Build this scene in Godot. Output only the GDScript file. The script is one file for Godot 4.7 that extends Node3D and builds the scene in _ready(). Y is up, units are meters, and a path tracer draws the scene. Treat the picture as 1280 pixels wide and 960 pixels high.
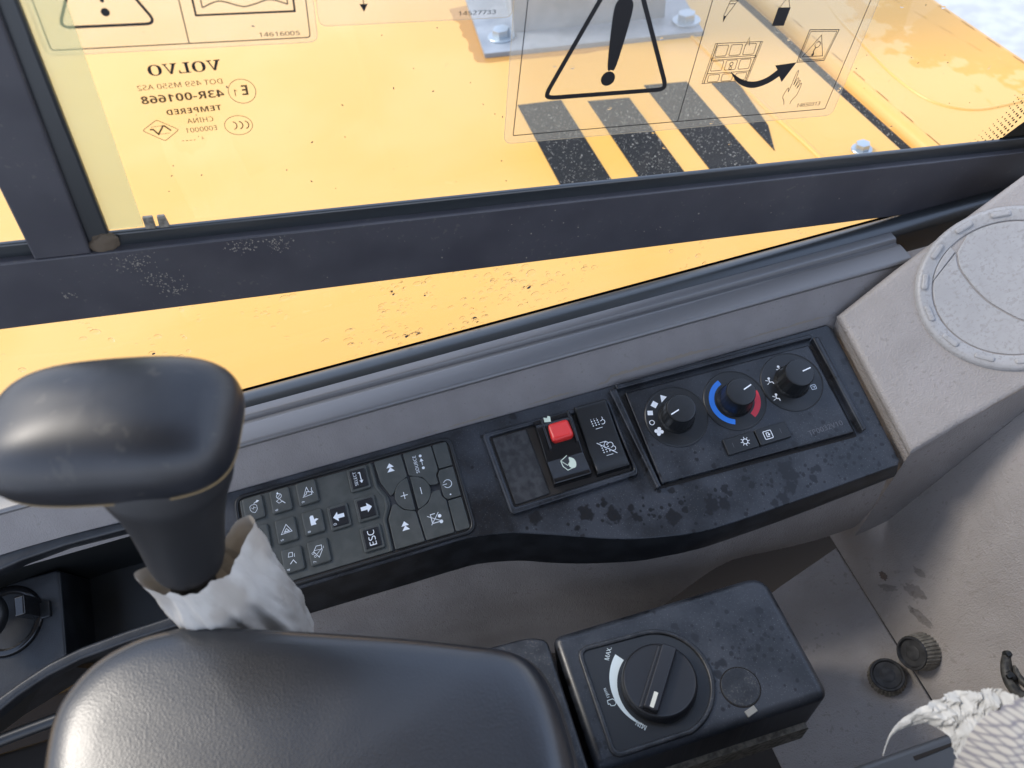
extends Node3D
# Inside of an excavator cab: the right-hand console below the side window, the yellow deck outside.
# Lengths are written in millimetres (x towards the back of the cab, y up, z towards the seat) and become metres when a mesh is committed.

var rng := RandomNumberGenerator.new()
var M := {}
var CON: Transform3D      # console face: x along it, y up the slope, z out of it
var WIN: Transform3D      # side window: x along its bar, y up the pane, z into the cab
var sans: Font
var serif: Font
var bold: Font


func _ready() -> void:
	rng.seed = 11
	# ---- camera
	var cam := Camera3D.new()
	cam.name = "camera"
	cam.fov = 53.13
	cam.near = 0.01
	cam.far = 400.0
	cam.transform = Transform3D(Basis(Vector3(0.95754, -0.08852, 0.27438), Vector3(0.26720, 0.62989, -0.72928), Vector3(-0.10827, 0.77162, 0.62680)).orthonormalized(), Vector3(-0.06404, 0.40687, 0.24648))
	var lens := CameraAttributesPhysical.new()
	lens.frustum_focal_length = 24.0
	lens.exposure_aperture = 9.0
	lens.frustum_focus_distance = 0.47
	cam.attributes = lens
	add_child(cam)
	cam.current = true
	# ---- sky, sun and exposure
	var env := Environment.new()
	env.background_mode = Environment.BG_SKY
	var sm := ProceduralSkyMaterial.new()
	sm.sky_top_color = Color(0.66, 0.74, 0.88)
	sm.sky_horizon_color = Color(0.93, 0.94, 0.96)
	sm.sky_curve = 0.2
	sm.ground_bottom_color = Color(0.45, 0.45, 0.45)
	sm.ground_horizon_color = Color(0.75, 0.77, 0.78)
	sm.sky_energy_multiplier = 1.32
	var sky := Sky.new()
	sky.sky_material = sm
	env.sky = sky
	env.tonemap_mode = Environment.TONE_MAPPER_LINEAR
	env.tonemap_exposure = 1.4
	env.sdfgi_enabled = true
	env.ssao_enabled = true
	env.ssil_enabled = true
	var we := WorldEnvironment.new()
	we.name = "world_environment"
	we.environment = env
	add_child(we)
	var sun := DirectionalLight3D.new()
	sun.name = "sun"
	sun.light_energy = 0.72
	sun.light_color = Color(1.0, 0.97, 0.93)
	sun.light_angular_distance = 15.0
	sun.shadow_enabled = true
	sun.look_at_from_position(Vector3.ZERO, Vector3(0.62, -0.68, 0.36))
	add_child(sun)

	var t := deg_to_rad(17.6)
	CON = Transform3D(Basis(Vector3(1, 0, 0), Vector3(0, sin(t), -cos(t)), Vector3(0, cos(t), sin(t))), Vector3.ZERO)
	var s := deg_to_rad(-9.6)
	WIN = Transform3D(Basis(Vector3(cos(s), sin(s), 0), Vector3(-sin(s), cos(s), 0), Vector3(0, 0, 1)), Vector3(0, 130, -105.5))
	sans = font("Droid Sans")
	serif = font("Droid Serif", 700)
	bold = font("Droid Sans", 700)
	materials()
	outside()
	cab_shell()
	window()
	stickers()
	side_trim()
	rear_trim()
	console()
	tray()
	keypad()
	rocker_panel()
	climate_panel()
	throttle_box()
	armrest()
	joystick()
	seat_side()


# ------------------------------------------------------------------ mesh building
class Mb:
	var p := PackedVector3Array()
	var uv := PackedVector2Array()          # only when given point by point
	var uo := Vector3.ZERO                  # else a flat mapping: origin and the two axes
	var ua := Vector3(0.001, 0, 0)
	var ub := Vector3(0, 0, 0.001)

	func tri(a: Vector3, b: Vector3, c: Vector3) -> void:
		p.append(a); p.append(b); p.append(c)

	func quad(a: Vector3, b: Vector3, c: Vector3, d: Vector3) -> void:
		p.append(a); p.append(b); p.append(c); p.append(a); p.append(c); p.append(d)

	func mesh(origin: Vector3, angle: float, toward: Variant) -> ArrayMesh:
		var n := p.size()
		var fn := PackedVector3Array()
		fn.resize(n / 3)
		var mid := Vector3.ZERO
		for i in n:
			mid += p[i]
		mid /= maxi(n, 1)
		var vol := 0.0
		for f in n / 3:
			var a := p[f * 3]; var b := p[f * 3 + 1]; var c := p[f * 3 + 2]
			var cr := (b - a).cross(c - a)
			fn[f] = cr
			vol += cr.dot((a + b + c) / 3.0 - mid) if toward == null else cr.dot(toward - (a + b + c) / 3.0)
		var flip := vol < 0.0
		var at := {}
		var key := []
		key.resize(n)
		for i in n:
			var k := Vector3i((p[i] * 200.0).round())
			key[i] = k
			if at.has(k):
				at[k].append(i / 3)
			else:
				at[k] = [i / 3]
		var fu := PackedVector3Array()
		fu.resize(fn.size())
		for f in fn.size():
			fu[f] = fn[f].normalized()
		var lim := cos(deg_to_rad(angle))
		var vs := PackedVector3Array(); vs.resize(n)
		var ns := PackedVector3Array(); ns.resize(n)
		var us := PackedVector2Array(); us.resize(n)
		var sg := -1.0 if flip else 1.0
		for f in n / 3:
			for j in 3:
				var i := f * 3 + j
				var o: int = f * 3 + (j if flip else [0, 2, 1][j])
				var s := Vector3.ZERO
				if angle <= 0.0:
					s = fu[f]
				else:
					for g in at[key[i]]:
						if fu[g].dot(fu[f]) >= lim:
							s += fn[g]
					s = s.normalized() if s.length_squared() > 1e-18 else fu[f]
				vs[o] = (p[i] - origin) * 0.001
				ns[o] = s * sg
				us[o] = uv[i] if uv.size() == n else Vector2((p[i] - uo).dot(ua), (p[i] - uo).dot(ub))
		var arr := []
		arr.resize(Mesh.ARRAY_MAX)
		arr[Mesh.ARRAY_VERTEX] = vs
		arr[Mesh.ARRAY_NORMAL] = ns
		arr[Mesh.ARRAY_TEX_UV] = us
		var m := ArrayMesh.new()
		m.add_surface_from_arrays(Mesh.PRIMITIVE_TRIANGLES, arr)
		return m


func thing(called: String, label: String, category: String, at := Vector3.ZERO, group := "") -> Node3D:
	var o := Node3D.new()
	o.name = called
	add_child(o, true)
	o.position = at * 0.001
	tag(o, label, category, group)
	return o


func tag(o: Node3D, label: String, category: String, group := "") -> void:
	o.set_meta("label", label)
	o.set_meta("category", category)
	if group:
		o.set_meta("group", group)


func part(mb: Mb, called: String, m: Material, parent: Node3D, angle := 35.0, toward: Variant = null) -> MeshInstance3D:
	var o := MeshInstance3D.new()
	o.name = called
	var origin := Vector3.ZERO
	var q: Node = parent
	while q != self:
		origin += (q as Node3D).position * 1000.0
		q = q.get_parent()
	o.mesh = mb.mesh(origin, angle, toward)
	o.material_override = m
	parent.add_child(o, true)
	return o


func solo(mb: Mb, called: String, m: Material, label: String, category: String, at := Vector3.ZERO, angle := 35.0, toward: Variant = null, group := "") -> MeshInstance3D:
	var o := MeshInstance3D.new()
	o.name = called
	o.mesh = mb.mesh(at, angle, toward)
	o.material_override = m
	add_child(o, true)
	o.position = at * 0.001
	tag(o, label, category, group)
	return o


func setting(mb: Mb, called: String, m: Material, toward: Variant = null) -> void:
	var o := MeshInstance3D.new()
	o.name = called
	o.mesh = mb.mesh(Vector3.ZERO, 35.0, toward)
	o.material_override = m
	add_child(o, true)
	o.set_meta("kind", "structure")


# ------------------------------------------------------------------ outlines (2D, millimetres)
func ccw(q: PackedVector2Array) -> PackedVector2Array:
	var a := 0.0
	for i in q.size():
		a += q[i].cross(q[(i + 1) % q.size()])
	if a < 0.0:
		var r := q.duplicate()
		r.reverse()
		return r
	return q


func tidy(q: PackedVector2Array) -> PackedVector2Array:   # no repeated points
	var r := PackedVector2Array()
	for p in q:
		if r.is_empty() or r[-1].distance_to(p) > 0.02:
			r.append(p)
	while r.size() > 3 and r[0].distance_to(r[-1]) < 0.02:
		r.remove_at(r.size() - 1)
	return r


func inset(q: PackedVector2Array, d: float) -> PackedVector2Array:
	var r := PackedVector2Array()
	var n := q.size()
	for i in n:
		var a := (q[i] - q[(i + n - 1) % n]).normalized()
		var b := (q[(i + 1) % n] - q[i]).normalized()
		var na := Vector2(-a.y, a.x)
		var nb := Vector2(-b.y, b.x)
		var m := (na + nb)
		var k := m.length_squared()
		m = m / maxf(k, 0.3) * 2.0
		r.append(q[i] + m * d)
	return r


func rrect(x0: float, y0: float, x1: float, y1: float, r: float, seg := 4) -> PackedVector2Array:
	return rquad([Vector2(x0, y0), Vector2(x1, y0), Vector2(x1, y1), Vector2(x0, y1)], r, seg)


func rquad(c: Array, r: float, seg := 4) -> PackedVector2Array:   # any convex outline with rounded corners
	var q := ccw(PackedVector2Array(c))
	var out := PackedVector2Array()
	var n := q.size()
	for i in n:
		var a := (q[(i + n - 1) % n] - q[i])
		var b := (q[(i + 1) % n] - q[i])
		var k := minf(r, minf(a.length(), b.length()) * 0.49)
		var s := q[i] + a.normalized() * k
		var e := q[i] + b.normalized() * k
		for j in seg + 1:
			var t := float(j) / seg
			out.append(s.lerp(q[i], t).lerp(q[i].lerp(e, t), t))
	return out


func circle(cx: float, cy: float, rx: float, n := 32, ry := -1.0) -> PackedVector2Array:
	var q := PackedVector2Array()
	for i in n:
		var t := TAU * i / n
		q.append(Vector2(cx + cos(t) * rx, cy + sin(t) * (ry if ry > 0.0 else rx)))
	return q


func arc(cx: float, cy: float, r: float, a0: float, a1: float, n := 12) -> PackedVector2Array:
	var q := PackedVector2Array()
	for i in n + 1:
		var t := deg_to_rad(lerpf(a0, a1, float(i) / n))
		q.append(Vector2(cx + cos(t) * r, cy + sin(t) * r))
	return q


func smooth2(c: Array, closed: bool, k := 6) -> PackedVector2Array:   # a curve through the points
	var q := PackedVector2Array()
	var n := c.size()
	for i in (n if closed else n - 1):
		var p0: Vector2 = c[(i + n - 1) % n] if closed or i > 0 else c[i]
		var p1: Vector2 = c[i]
		var p2: Vector2 = c[(i + 1) % n]
		var p3: Vector2 = c[(i + 2) % n] if closed or i + 2 < n else p2
		for j in k:
			q.append(p1.cubic_interpolate(p2, p0, p3, float(j) / k))
	if not closed:
		q.append(c[n - 1])
	return q


func smooth3(c: Array, k := 6) -> PackedVector3Array:
	var q := PackedVector3Array()
	var n := c.size()
	for i in n - 1:
		var p0: Vector3 = c[maxi(i - 1, 0)]
		var p3: Vector3 = c[mini(i + 2, n - 1)]
		for j in k:
			q.append((c[i] as Vector3).cubic_interpolate(c[i + 1], p0, p3, float(j) / k))
	q.append(c[n - 1])
	return q


func cv(a: Array) -> Array:          # console points given as (along, down the slope)
	return a.map(func(v): return Vector2(v.x, -v.y))


# ------------------------------------------------------------------ shapes
func cap(mb: Mb, t: Transform3D, q: PackedVector2Array, h: float, up := true, like := PackedVector2Array()) -> void:
	var g := like if like.size() == q.size() else q
	var ix := Geometry2D.triangulate_polygon(g)   # an inset outline is cut up like the one it came from
	if ix.is_empty():
		push_warning("an outline of %d points could not be filled" % q.size())
	for i in range(0, ix.size(), 3):
		var a := t * Vector3(q[ix[i]].x, q[ix[i]].y, h)
		var b := t * Vector3(q[ix[i + 1]].x, q[ix[i + 1]].y, h)
		var c := t * Vector3(q[ix[i + 2]].x, q[ix[i + 2]].y, h)
		if up == ((g[ix[i + 1]] - g[ix[i]]).cross(g[ix[i + 2]] - g[ix[i]]) > 0.0):
			mb.tri(a, b, c)
		else:
			mb.tri(a, c, b)


func wall(mb: Mb, t: Transform3D, a: PackedVector2Array, ha: float, b: PackedVector2Array, hb: float) -> void:
	var n := a.size()
	for i in n:
		var j := (i + 1) % n
		mb.quad(t * Vector3(a[i].x, a[i].y, ha), t * Vector3(a[j].x, a[j].y, ha), t * Vector3(b[j].x, b[j].y, hb), t * Vector3(b[i].x, b[i].y, hb))


func prism(mb: Mb, t: Transform3D, outline: PackedVector2Array, h0: float, h1: float, bev := 0.0, seg := 3, under := true) -> void:
	var q := tidy(ccw(outline))
	var last := q
	var lh := h0
	if bev > 0.0:
		wall(mb, t, q, h0, q, h1 - bev)
		lh = h1 - bev
		for k in range(1, seg + 1):
			var g := PI / 2 * k / seg
			var r := inset(q, bev * (1.0 - cos(g)))
			var h := h1 - bev + bev * sin(g)
			wall(mb, t, last, lh, r, h)
			last = r
			lh = h
	else:
		wall(mb, t, q, h0, q, h1)
	cap(mb, t, last, h1, true, q)
	if under:
		cap(mb, t, q, h0, false)


func frame_ring(mb: Mb, t: Transform3D, outer: PackedVector2Array, inner: PackedVector2Array, h0: float, h1: float, bev := 0.5, seg := 3) -> void:
	var o := ccw(outer)
	var i := ccw(inner)
	wall(mb, t, o, h0, o, h1 - bev)
	wall(mb, t, i, h1 - bev, i, h0)
	var lo := o; var li := i; var lh := h1 - bev
	for k in range(1, seg + 1):
		var g := PI / 2 * k / seg
		var d := bev * (1.0 - cos(g))
		var no := inset(o, d); var ni := inset(i, -d); var h := h1 - bev + bev * sin(g)
		wall(mb, t, lo, lh, no, h)
		wall(mb, t, ni, h, li, lh)
		lo = no; li = ni; lh = h
	wall(mb, t, lo, h1, li, h1)
	wall(mb, t, i, h0, o, h0)


func lathe(mb: Mb, t: Transform3D, prof: Array, n := 40, ribs := 0, amp := 0.0, from := 0, to := 99) -> void:
	# prof: (radius, height); ribs cut grooves of depth amp into the rings from..to
	var rad := func(k: int, i: int) -> float:
		var r: float = prof[k].x
		if ribs > 0 and k >= from and k <= to:
			r -= amp * (0.5 + 0.5 * signf(sin(TAU * ribs * (i + 0.25) / n)))
		return r
	for k in prof.size() - 1:
		for i in n:
			var c := []
			for e in [[k, i], [k, i + 1], [k + 1, i + 1], [k + 1, i]]:
				var g: float = TAU * (e[1] % n) / n
				var r: float = rad.call(e[0], e[1] % n)
				c.append(t * Vector3(cos(g) * r, sin(g) * r, prof[e[0]].y))
			mb.quad(c[0], c[1], c[2], c[3])


func tube(mb: Mb, path: PackedVector3Array, r: float, n := 10, r1 := -1.0) -> void:
	var rings := []
	var up := Vector3.UP
	for i in path.size():
		var d := (path[mini(i + 1, path.size() - 1)] - path[maxi(i - 1, 0)]).normalized()
		if absf(d.dot(up)) > 0.95:
			up = Vector3.RIGHT if absf(d.x) < 0.9 else Vector3.UP
		var a := d.cross(up).normalized()
		var b := a.cross(d)
		up = b
		var rr := r if r1 < 0.0 else lerpf(r, r1, float(i) / (path.size() - 1))
		var ring := PackedVector3Array()
		for j in n:
			ring.append(path[i] + a * cos(TAU * j / n) * rr + b * sin(TAU * j / n) * rr)
		rings.append(ring)
	for i in rings.size() - 1:
		for j in n:
			var k := (j + 1) % n
			mb.quad(rings[i][j], rings[i][k], rings[i + 1][k], rings[i + 1][j])
	for j in range(1, n - 1):
		mb.tri(rings[0][0], rings[0][j + 1], rings[0][j])
		mb.tri(rings[-1][0], rings[-1][j], rings[-1][j + 1])


func grid(mb: Mb, nu: int, nv: int, f: Callable) -> void:
	var pts := []
	for i in nu + 1:
		var row := PackedVector3Array()
		for j in nv + 1:
			row.append(f.call(float(i) / nu, float(j) / nv))
		pts.append(row)
	for i in nu:
		for j in nv:
			mb.quad(pts[i][j], pts[i + 1][j], pts[i + 1][j + 1], pts[i][j + 1])


func along_x(mb: Mb, prof: PackedVector2Array, x0: float, x1: float, n := 1) -> void:   # prof: closed outline of (y, z)
	var m := prof.size()
	for k in n:
		var a := lerpf(x0, x1, float(k) / n)
		var b := lerpf(x0, x1, float(k + 1) / n)
		for i in m:
			var j := (i + 1) % m
			mb.quad(Vector3(a, prof[i].x, prof[i].y), Vector3(a, prof[j].x, prof[j].y), Vector3(b, prof[j].x, prof[j].y), Vector3(b, prof[i].x, prof[i].y))
	var ends := Transform3D(Basis(Vector3(0, 1, 0), Vector3(0, 0, 1), Vector3(1, 0, 0)), Vector3.ZERO)
	cap(mb, ends, prof, x0, false)
	cap(mb, ends, prof, x1)


func box(mb: Mb, t: Transform3D, size: Vector3, bev := 1.0) -> void:   # stands on t's plane, centred
	prism(mb, t, rrect(-size.x / 2, -size.y / 2, size.x / 2, size.y / 2, bev, 2), 0.0, size.z, bev, 2)


func on(t: Transform3D, x: float, y: float, h := 0.0, turn := 0.0) -> Transform3D:
	return t * Transform3D(Basis(Vector3(0, 0, 1), deg_to_rad(turn)), Vector3(x, y, h))


# ------------------------------------------------------------------ print: thin layers of ink
func stroke(mb: Mb, t: Transform3D, q: Array, w: float, h: float, closed := false) -> void:
	var n := q.size()
	var l := []
	var r := []
	for i in n:
		var a: Vector2 = (q[i] - q[(i + n - 1) % n]) if closed or i > 0 else q[1] - q[0]
		var b: Vector2 = (q[(i + 1) % n] - q[i]) if closed or i < n - 1 else q[n - 1] - q[n - 2]
		a = a.normalized(); b = b.normalized()
		var m := Vector2(-a.y - b.y, a.x + b.x)
		m = m / maxf(m.length_squared(), 0.5) * w
		l.append(t * Vector3(q[i].x + m.x, q[i].y + m.y, h))
		r.append(t * Vector3(q[i].x - m.x, q[i].y - m.y, h))
	for i in (n if closed else n - 1):
		var j := (i + 1) % n
		mb.quad(r[i], r[j], l[j], l[i])


func fill(mb: Mb, t: Transform3D, q: Array, h: float) -> void:
	cap(mb, t, PackedVector2Array(q), h)


func font(called: String, weight := 400) -> Font:
	var f := SystemFont.new()
	f.font_weight = weight
	f.font_names = PackedStringArray([called])
	return f


func text(mb: Mb, t: Transform3D, s: String, height: float, h: float, width := 0.0, mirror := false, f: Font = null) -> void:
	# centred on t's origin; height is that of a capital, width stretches the line
	var tm := TextMesh.new()
	tm.font = f if f else sans
	tm.font_size = 64
	tm.pixel_size = 0.01
	tm.depth = 0.02
	tm.curve_step = 2.0
	tm.text = s
	var arr := tm.get_mesh_arrays()
	var v: PackedVector3Array = arr[Mesh.ARRAY_VERTEX]
	var ix: PackedInt32Array = arr[Mesh.ARRAY_INDEX] if arr[Mesh.ARRAY_INDEX] != null else PackedInt32Array(range(v.size()))
	var lo := Vector3(1e9, 1e9, 0); var hi := Vector3(-1e9, -1e9, 0)
	for p in v:
		lo = lo.min(p); hi = hi.max(p)
	var sy := height / (hi.y - lo.y)
	var sx := width / (hi.x - lo.x) if width > 0.0 else sy
	for i in range(0, ix.size(), 3):
		if v[ix[i]].z > 0.005 and v[ix[i + 1]].z > 0.005 and v[ix[i + 2]].z > 0.005:
			var c := []
			for j in 3:
				var p := v[ix[i + j]]
				c.append(t * Vector3((p.x - (lo.x + hi.x) / 2) * sx * (-1.0 if mirror else 1.0), (p.y - (lo.y + hi.y) / 2) * sy, h))
			var g: Vector3 = (c[1] - c[0]).cross(c[2] - c[0])
			if g.dot(t.basis.z) > 0.0:
				mb.tri(c[0], c[1], c[2])
			else:
				mb.tri(c[0], c[2], c[1])


func ink(mb: Mb, t: Transform3D, called: String, m: Material, parent: Node3D) -> MeshInstance3D:
	return part(mb, called, m, parent, 0.0, t.origin + t.basis.z * 1e4)


# ------------------------------------------------------------------ materials
func noise(s: int, f: float, type := FastNoiseLite.TYPE_SIMPLEX_SMOOTH, oct := 4) -> FastNoiseLite:
	var n := FastNoiseLite.new()
	n.seed = s
	n.frequency = f
	n.noise_type = type
	n.fractal_octaves = oct
	return n


func tile(n: FastNoiseLite, w: int) -> PackedByteArray:
	var im := n.get_seamless_image(w, w)
	im.convert(Image.FORMAT_L8)
	return im.get_data()


func tex8(b: PackedByteArray, w: int, h: int, f := Image.FORMAT_L8) -> ImageTexture:
	return ImageTexture.create_from_image(Image.create_from_data(w, h, false, f, b))


func mottle(s: int, w: int, freq: float, a: Color, b: Color, speck := Color(0, 0, 0, 0), amount := 0.06, fspeck := 0.09, from := 0.2, to := 0.8) -> ImageTexture:
	# linear colours a..b by a soft noise, specks of a third colour by a finer one
	var lo := tile(noise(s, freq), w)
	var hi := tile(noise(s + 1, fspeck, FastNoiseLite.TYPE_SIMPLEX_SMOOTH, 3), w)
	var out := PackedByteArray()
	out.resize(w * w * 3)
	for i in w * w:
		var k := lo[i] / 255.0
		var c := a.lerp(b, smoothstep(from, to, k))
		if speck.a > 0.0:
			var g := smoothstep(1.0 - amount - 0.05, 1.0 - amount, hi[i] / 255.0 * 0.75 + k * 0.25)
			c = c.lerp(speck, g * speck.a)
		c = c.linear_to_srgb()
		out[i * 3] = int(c.r * 255.0); out[i * 3 + 1] = int(c.g * 255.0); out[i * 3 + 2] = int(c.b * 255.0)
	return tex8(out, w, w, Image.FORMAT_RGB8)


func std(called: String, c: Color, rough: float, spec := 0.5) -> StandardMaterial3D:
	var m := StandardMaterial3D.new()
	m.resource_name = called
	m.albedo_color = c.linear_to_srgb()
	m.roughness = rough
	m.metallic_specular = spec
	return m


func grain(m: StandardMaterial3D, t: Texture2D, depth_mm: float) -> void:
	m.heightmap_enabled = true
	m.heightmap_texture = t
	m.heightmap_scale = depth_mm * 0.1


func tri_map(m: StandardMaterial3D, per_mm: float) -> void:
	m.uv1_triplanar = true
	m.uv1_world_triplanar = true
	m.uv1_scale = Vector3.ONE * (1000.0 / per_mm)


func materials() -> void:
	var leather := PackedByteArray()
	var cells := tile(noise(5, 0.05, FastNoiseLite.TYPE_CELLULAR, 1), 512)
	var soft := tile(noise(6, 0.03), 512)
	leather.resize(512 * 512)
	for i in 512 * 512:
		leather[i] = clampi(int(cells[i] * 0.7 + soft[i] * 0.3), 0, 255)
	var leather_t := tex8(leather, 512, 512)
	var pebble := PackedByteArray()
	var pa := tile(noise(8, 0.06, FastNoiseLite.TYPE_SIMPLEX_SMOOTH, 2), 512)
	var pb := tile(noise(9, 0.015), 512)
	pebble.resize(512 * 512)
	for i in 512 * 512:
		pebble[i] = clampi(int(absf(pa[i] - 128.0) * 1.3 + pb[i] * 0.4), 0, 255)
	var pebble_t := tex8(pebble, 512, 512)
	var fine := PackedByteArray()
	var fc := tile(noise(15, 0.19, FastNoiseLite.TYPE_CELLULAR, 1), 1024)
	var fs := tile(noise(16, 0.05, FastNoiseLite.TYPE_SIMPLEX_SMOOTH, 3), 1024)
	fine.resize(1024 * 1024)
	for i in 1024 * 1024:
		fine[i] = clampi(int(fc[i] * 0.6 + fs[i] * 0.4), 0, 255)
	var fine_t := tex8(fine, 1024, 1024)
	M.leather_t = leather_t
	M.pebble_t = pebble_t

	var rough_t := mottle(21, 512, 0.012, Color(0.13, 0.13, 0.13), Color(0.42, 0.42, 0.42), Color(0.02, 0.02, 0.02), 0.16, 0.03)

	M.plastic = std("black moulded plastic", Color(0.011, 0.012, 0.014), 0.42)
	M.plastic.albedo_texture = mottle(31, 512, 0.01, Color(0.009, 0.010, 0.012), Color(0.019, 0.021, 0.024), Color(0.08, 0.075, 0.065), 0.10)
	M.plastic.albedo_color = Color.WHITE
	tri_map(M.plastic, 90.0)
	grain(M.plastic, fine_t, 0.10)
	M.plain_black = std("smooth black plastic", Color(0.010, 0.011, 0.012), 0.36)
	M.gloss_black = std("glossy black plastic", Color(0.008, 0.008, 0.009), 0.16)
	M.rubber = std("black rubber", Color(0.010, 0.011, 0.011), 0.5)
	M.dark = std("dark cavity plastic", Color(0.006, 0.006, 0.007), 0.7)

	M.trim = std("grey trim plastic", Color.BLACK, 0.55)
	M.trim.albedo_color = Color.WHITE
	M.trim.albedo_texture = mottle(41, 1024, 0.006, Color(0.225, 0.206, 0.197), Color(0.248, 0.229, 0.219), Color(0.195, 0.176, 0.162), 0.2, 0.05)
	tri_map(M.trim, 170.0)
	grain(M.trim, fine_t, 0.3)
	M.rear = std("light grey grained trim", Color.BLACK, 0.5)
	M.rear.albedo_color = Color.WHITE
	M.rear.albedo_texture = mottle(51, 1024, 0.005, Color(0.285, 0.258, 0.238), Color(0.325, 0.296, 0.275), Color(0.245, 0.217, 0.195), 0.22, 0.03)
	tri_map(M.rear, 190.0)
	grain(M.rear, fine_t, 0.6)
	M.vent = std("light grey vent plastic", Color.BLACK, 0.42)
	M.vent.albedo_color = Color.WHITE
	M.vent.albedo_texture = mottle(55, 512, 0.008, Color(0.35, 0.335, 0.32), Color(0.385, 0.37, 0.355), Color(0.295, 0.275, 0.255), 0.32, 0.05)
	tri_map(M.vent, 80.0)
	grain(M.vent, fine_t, 0.10)
	M.ledge = std("smooth dark grey ledge", Color(0.120, 0.116, 0.115), 0.34, 0.65)
	M.seam = std("dark gap", Color(0.012, 0.010, 0.009), 0.9)
	M.dust = std("tan dust", Color(0.25, 0.212, 0.17), 0.95)
	M.stain = std("dark damp stain", Color(0.05, 0.04, 0.035), 0.5)
	M.stain.transparency = BaseMaterial3D.TRANSPARENCY_ALPHA
	M.stain.albedo_color.a = 0.22
	M.rust = std("rusty brown stain", Color(0.13, 0.065, 0.03), 0.8)
	M.rust.transparency = BaseMaterial3D.TRANSPARENCY_ALPHA
	M.rust.albedo_color.a = 0.5
	M.clay = std("clay specks", Color(0.21, 0.19, 0.16), 0.9)
	M.faint_rust = std("faint rusty streak", Color(0.30, 0.13, 0.03), 0.6)
	M.faint_rust.transparency = BaseMaterial3D.TRANSPARENCY_ALPHA
	M.faint_rust.albedo_color.a = 0.3
	M.grime = std("brown grime", Color(0.10, 0.075, 0.05), 0.9)

	M.bar = std("dark painted steel", Color.BLACK, 0.42)
	M.bar.albedo_color = Color.WHITE
	M.bar.albedo_texture = mottle(61, 1024, 0.004, Color(0.043, 0.042, 0.050), Color(0.055, 0.054, 0.062), Color(0.08, 0.077, 0.075), 0.19, 0.05)
	tri_map(M.bar, 260.0)
	M.channel = std("black glazing channel", Color(0.020, 0.024, 0.027), 0.3, 0.65)
	M.frit = std("black glass edge print", Color(0.006, 0.008, 0.008), 0.2)

	M.yellow = std("yellow paint", Color.BLACK, 0.32)
	M.yellow.albedo_color = Color.WHITE
	M.yellow.albedo_texture = mottle(71, 1024, 0.003, Color(0.80, 0.425, 0.075), Color(0.82, 0.455, 0.105), Color(0.50, 0.28, 0.07), 0.04, 0.08)
	tri_map(M.yellow, 900.0)
	M.cover = std("yellow paint, glass haze painted in but for a dark reflection patch", Color.WHITE, 0.32)
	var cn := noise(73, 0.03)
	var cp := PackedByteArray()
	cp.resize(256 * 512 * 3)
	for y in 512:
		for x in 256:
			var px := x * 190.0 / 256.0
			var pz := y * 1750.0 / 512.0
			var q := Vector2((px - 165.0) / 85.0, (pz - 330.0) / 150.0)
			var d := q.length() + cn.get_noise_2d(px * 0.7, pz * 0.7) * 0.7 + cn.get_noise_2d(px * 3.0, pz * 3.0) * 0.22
			var c := Color(0.78, 0.36, 0.014).lerp(Color(0.82, 0.455, 0.105), smoothstep(0.85, 1.05, d)).linear_to_srgb()  # deeper patch: a dark reflection in the window glass, put into the paint colour
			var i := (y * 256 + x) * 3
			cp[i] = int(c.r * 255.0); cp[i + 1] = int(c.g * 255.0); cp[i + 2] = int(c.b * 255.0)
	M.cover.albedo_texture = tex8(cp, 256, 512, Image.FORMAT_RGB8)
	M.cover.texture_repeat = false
	M.grit = std("anti-slip grit", Color(0.009, 0.009, 0.008), 0.7, 0.3)
	M.grit.heightmap_enabled = false
	M.speck = std("pale specks", Color(0.42, 0.39, 0.33), 0.6)
	M.steel = std("brushed grey steel", Color.BLACK, 0.4)
	M.steel.albedo_color = Color.WHITE
	M.steel.albedo_texture = mottle(75, 512, 0.01, Color(0.24, 0.27, 0.30), Color(0.34, 0.37, 0.40), Color(0.2, 0.15, 0.1), 0.05)
	tri_map(M.steel, 300.0)
	M.bolt = std("zinc bolt", Color(0.42, 0.48, 0.52), 0.3)
	M.bolt.metallic = 0.6
	M.ground = std("pale gravel", Color.BLACK, 0.95)
	M.ground.albedo_color = Color.WHITE
	M.ground.albedo_texture = mottle(81, 1024, 0.02, Color(0.42, 0.42, 0.41), Color(0.52, 0.52, 0.51), Color(0.27, 0.26, 0.24), 0.10, 0.08)
	tri_map(M.ground, 2500.0)

	M.glass = std("window glass", Color(1, 1, 1), 0.0)
	M.glass.transparency = BaseMaterial3D.TRANSPARENCY_ALPHA
	M.glass.albedo_color = Color(1, 1, 1, 0.03)
	M.tint = std("greenish glass edge", Color(0.74, 0.78, 0.40), 0.4)
	M.tint.transparency = BaseMaterial3D.TRANSPARENCY_ALPHA
	M.tint.albedo_color.a = 0.38
	M.film = std("clear sticker film", Color(0.85, 0.77, 0.60), 0.4)
	M.film.transparency = BaseMaterial3D.TRANSPARENCY_ALPHA
	M.film.albedo_color.a = 0.15
	M.film_edge = std("sticker edge", Color(0.55, 0.45, 0.30), 0.5)
	M.film_edge.transparency = BaseMaterial3D.TRANSPARENCY_ALPHA
	M.film_edge.albedo_color.a = 0.55
	M.water = std("water", Color(1, 1, 1), 0.0)
	M.water.refraction_enabled = true
	M.water.refraction_scale = 0.033
	M.water.albedo_color = Color(1, 1, 1, 0.0)

	M.ink = std("black ink", Color(0.008, 0.008, 0.010), 0.5)
	M.brown_ink = std("fine brown-black print", Color(0.085, 0.045, 0.012), 0.6)
	M.white = std("white print", Color(0.72, 0.76, 0.80), 0.55)
	M.grey_ink = std("faint grey scratch", Color(0.09, 0.09, 0.10), 0.6)
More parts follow.
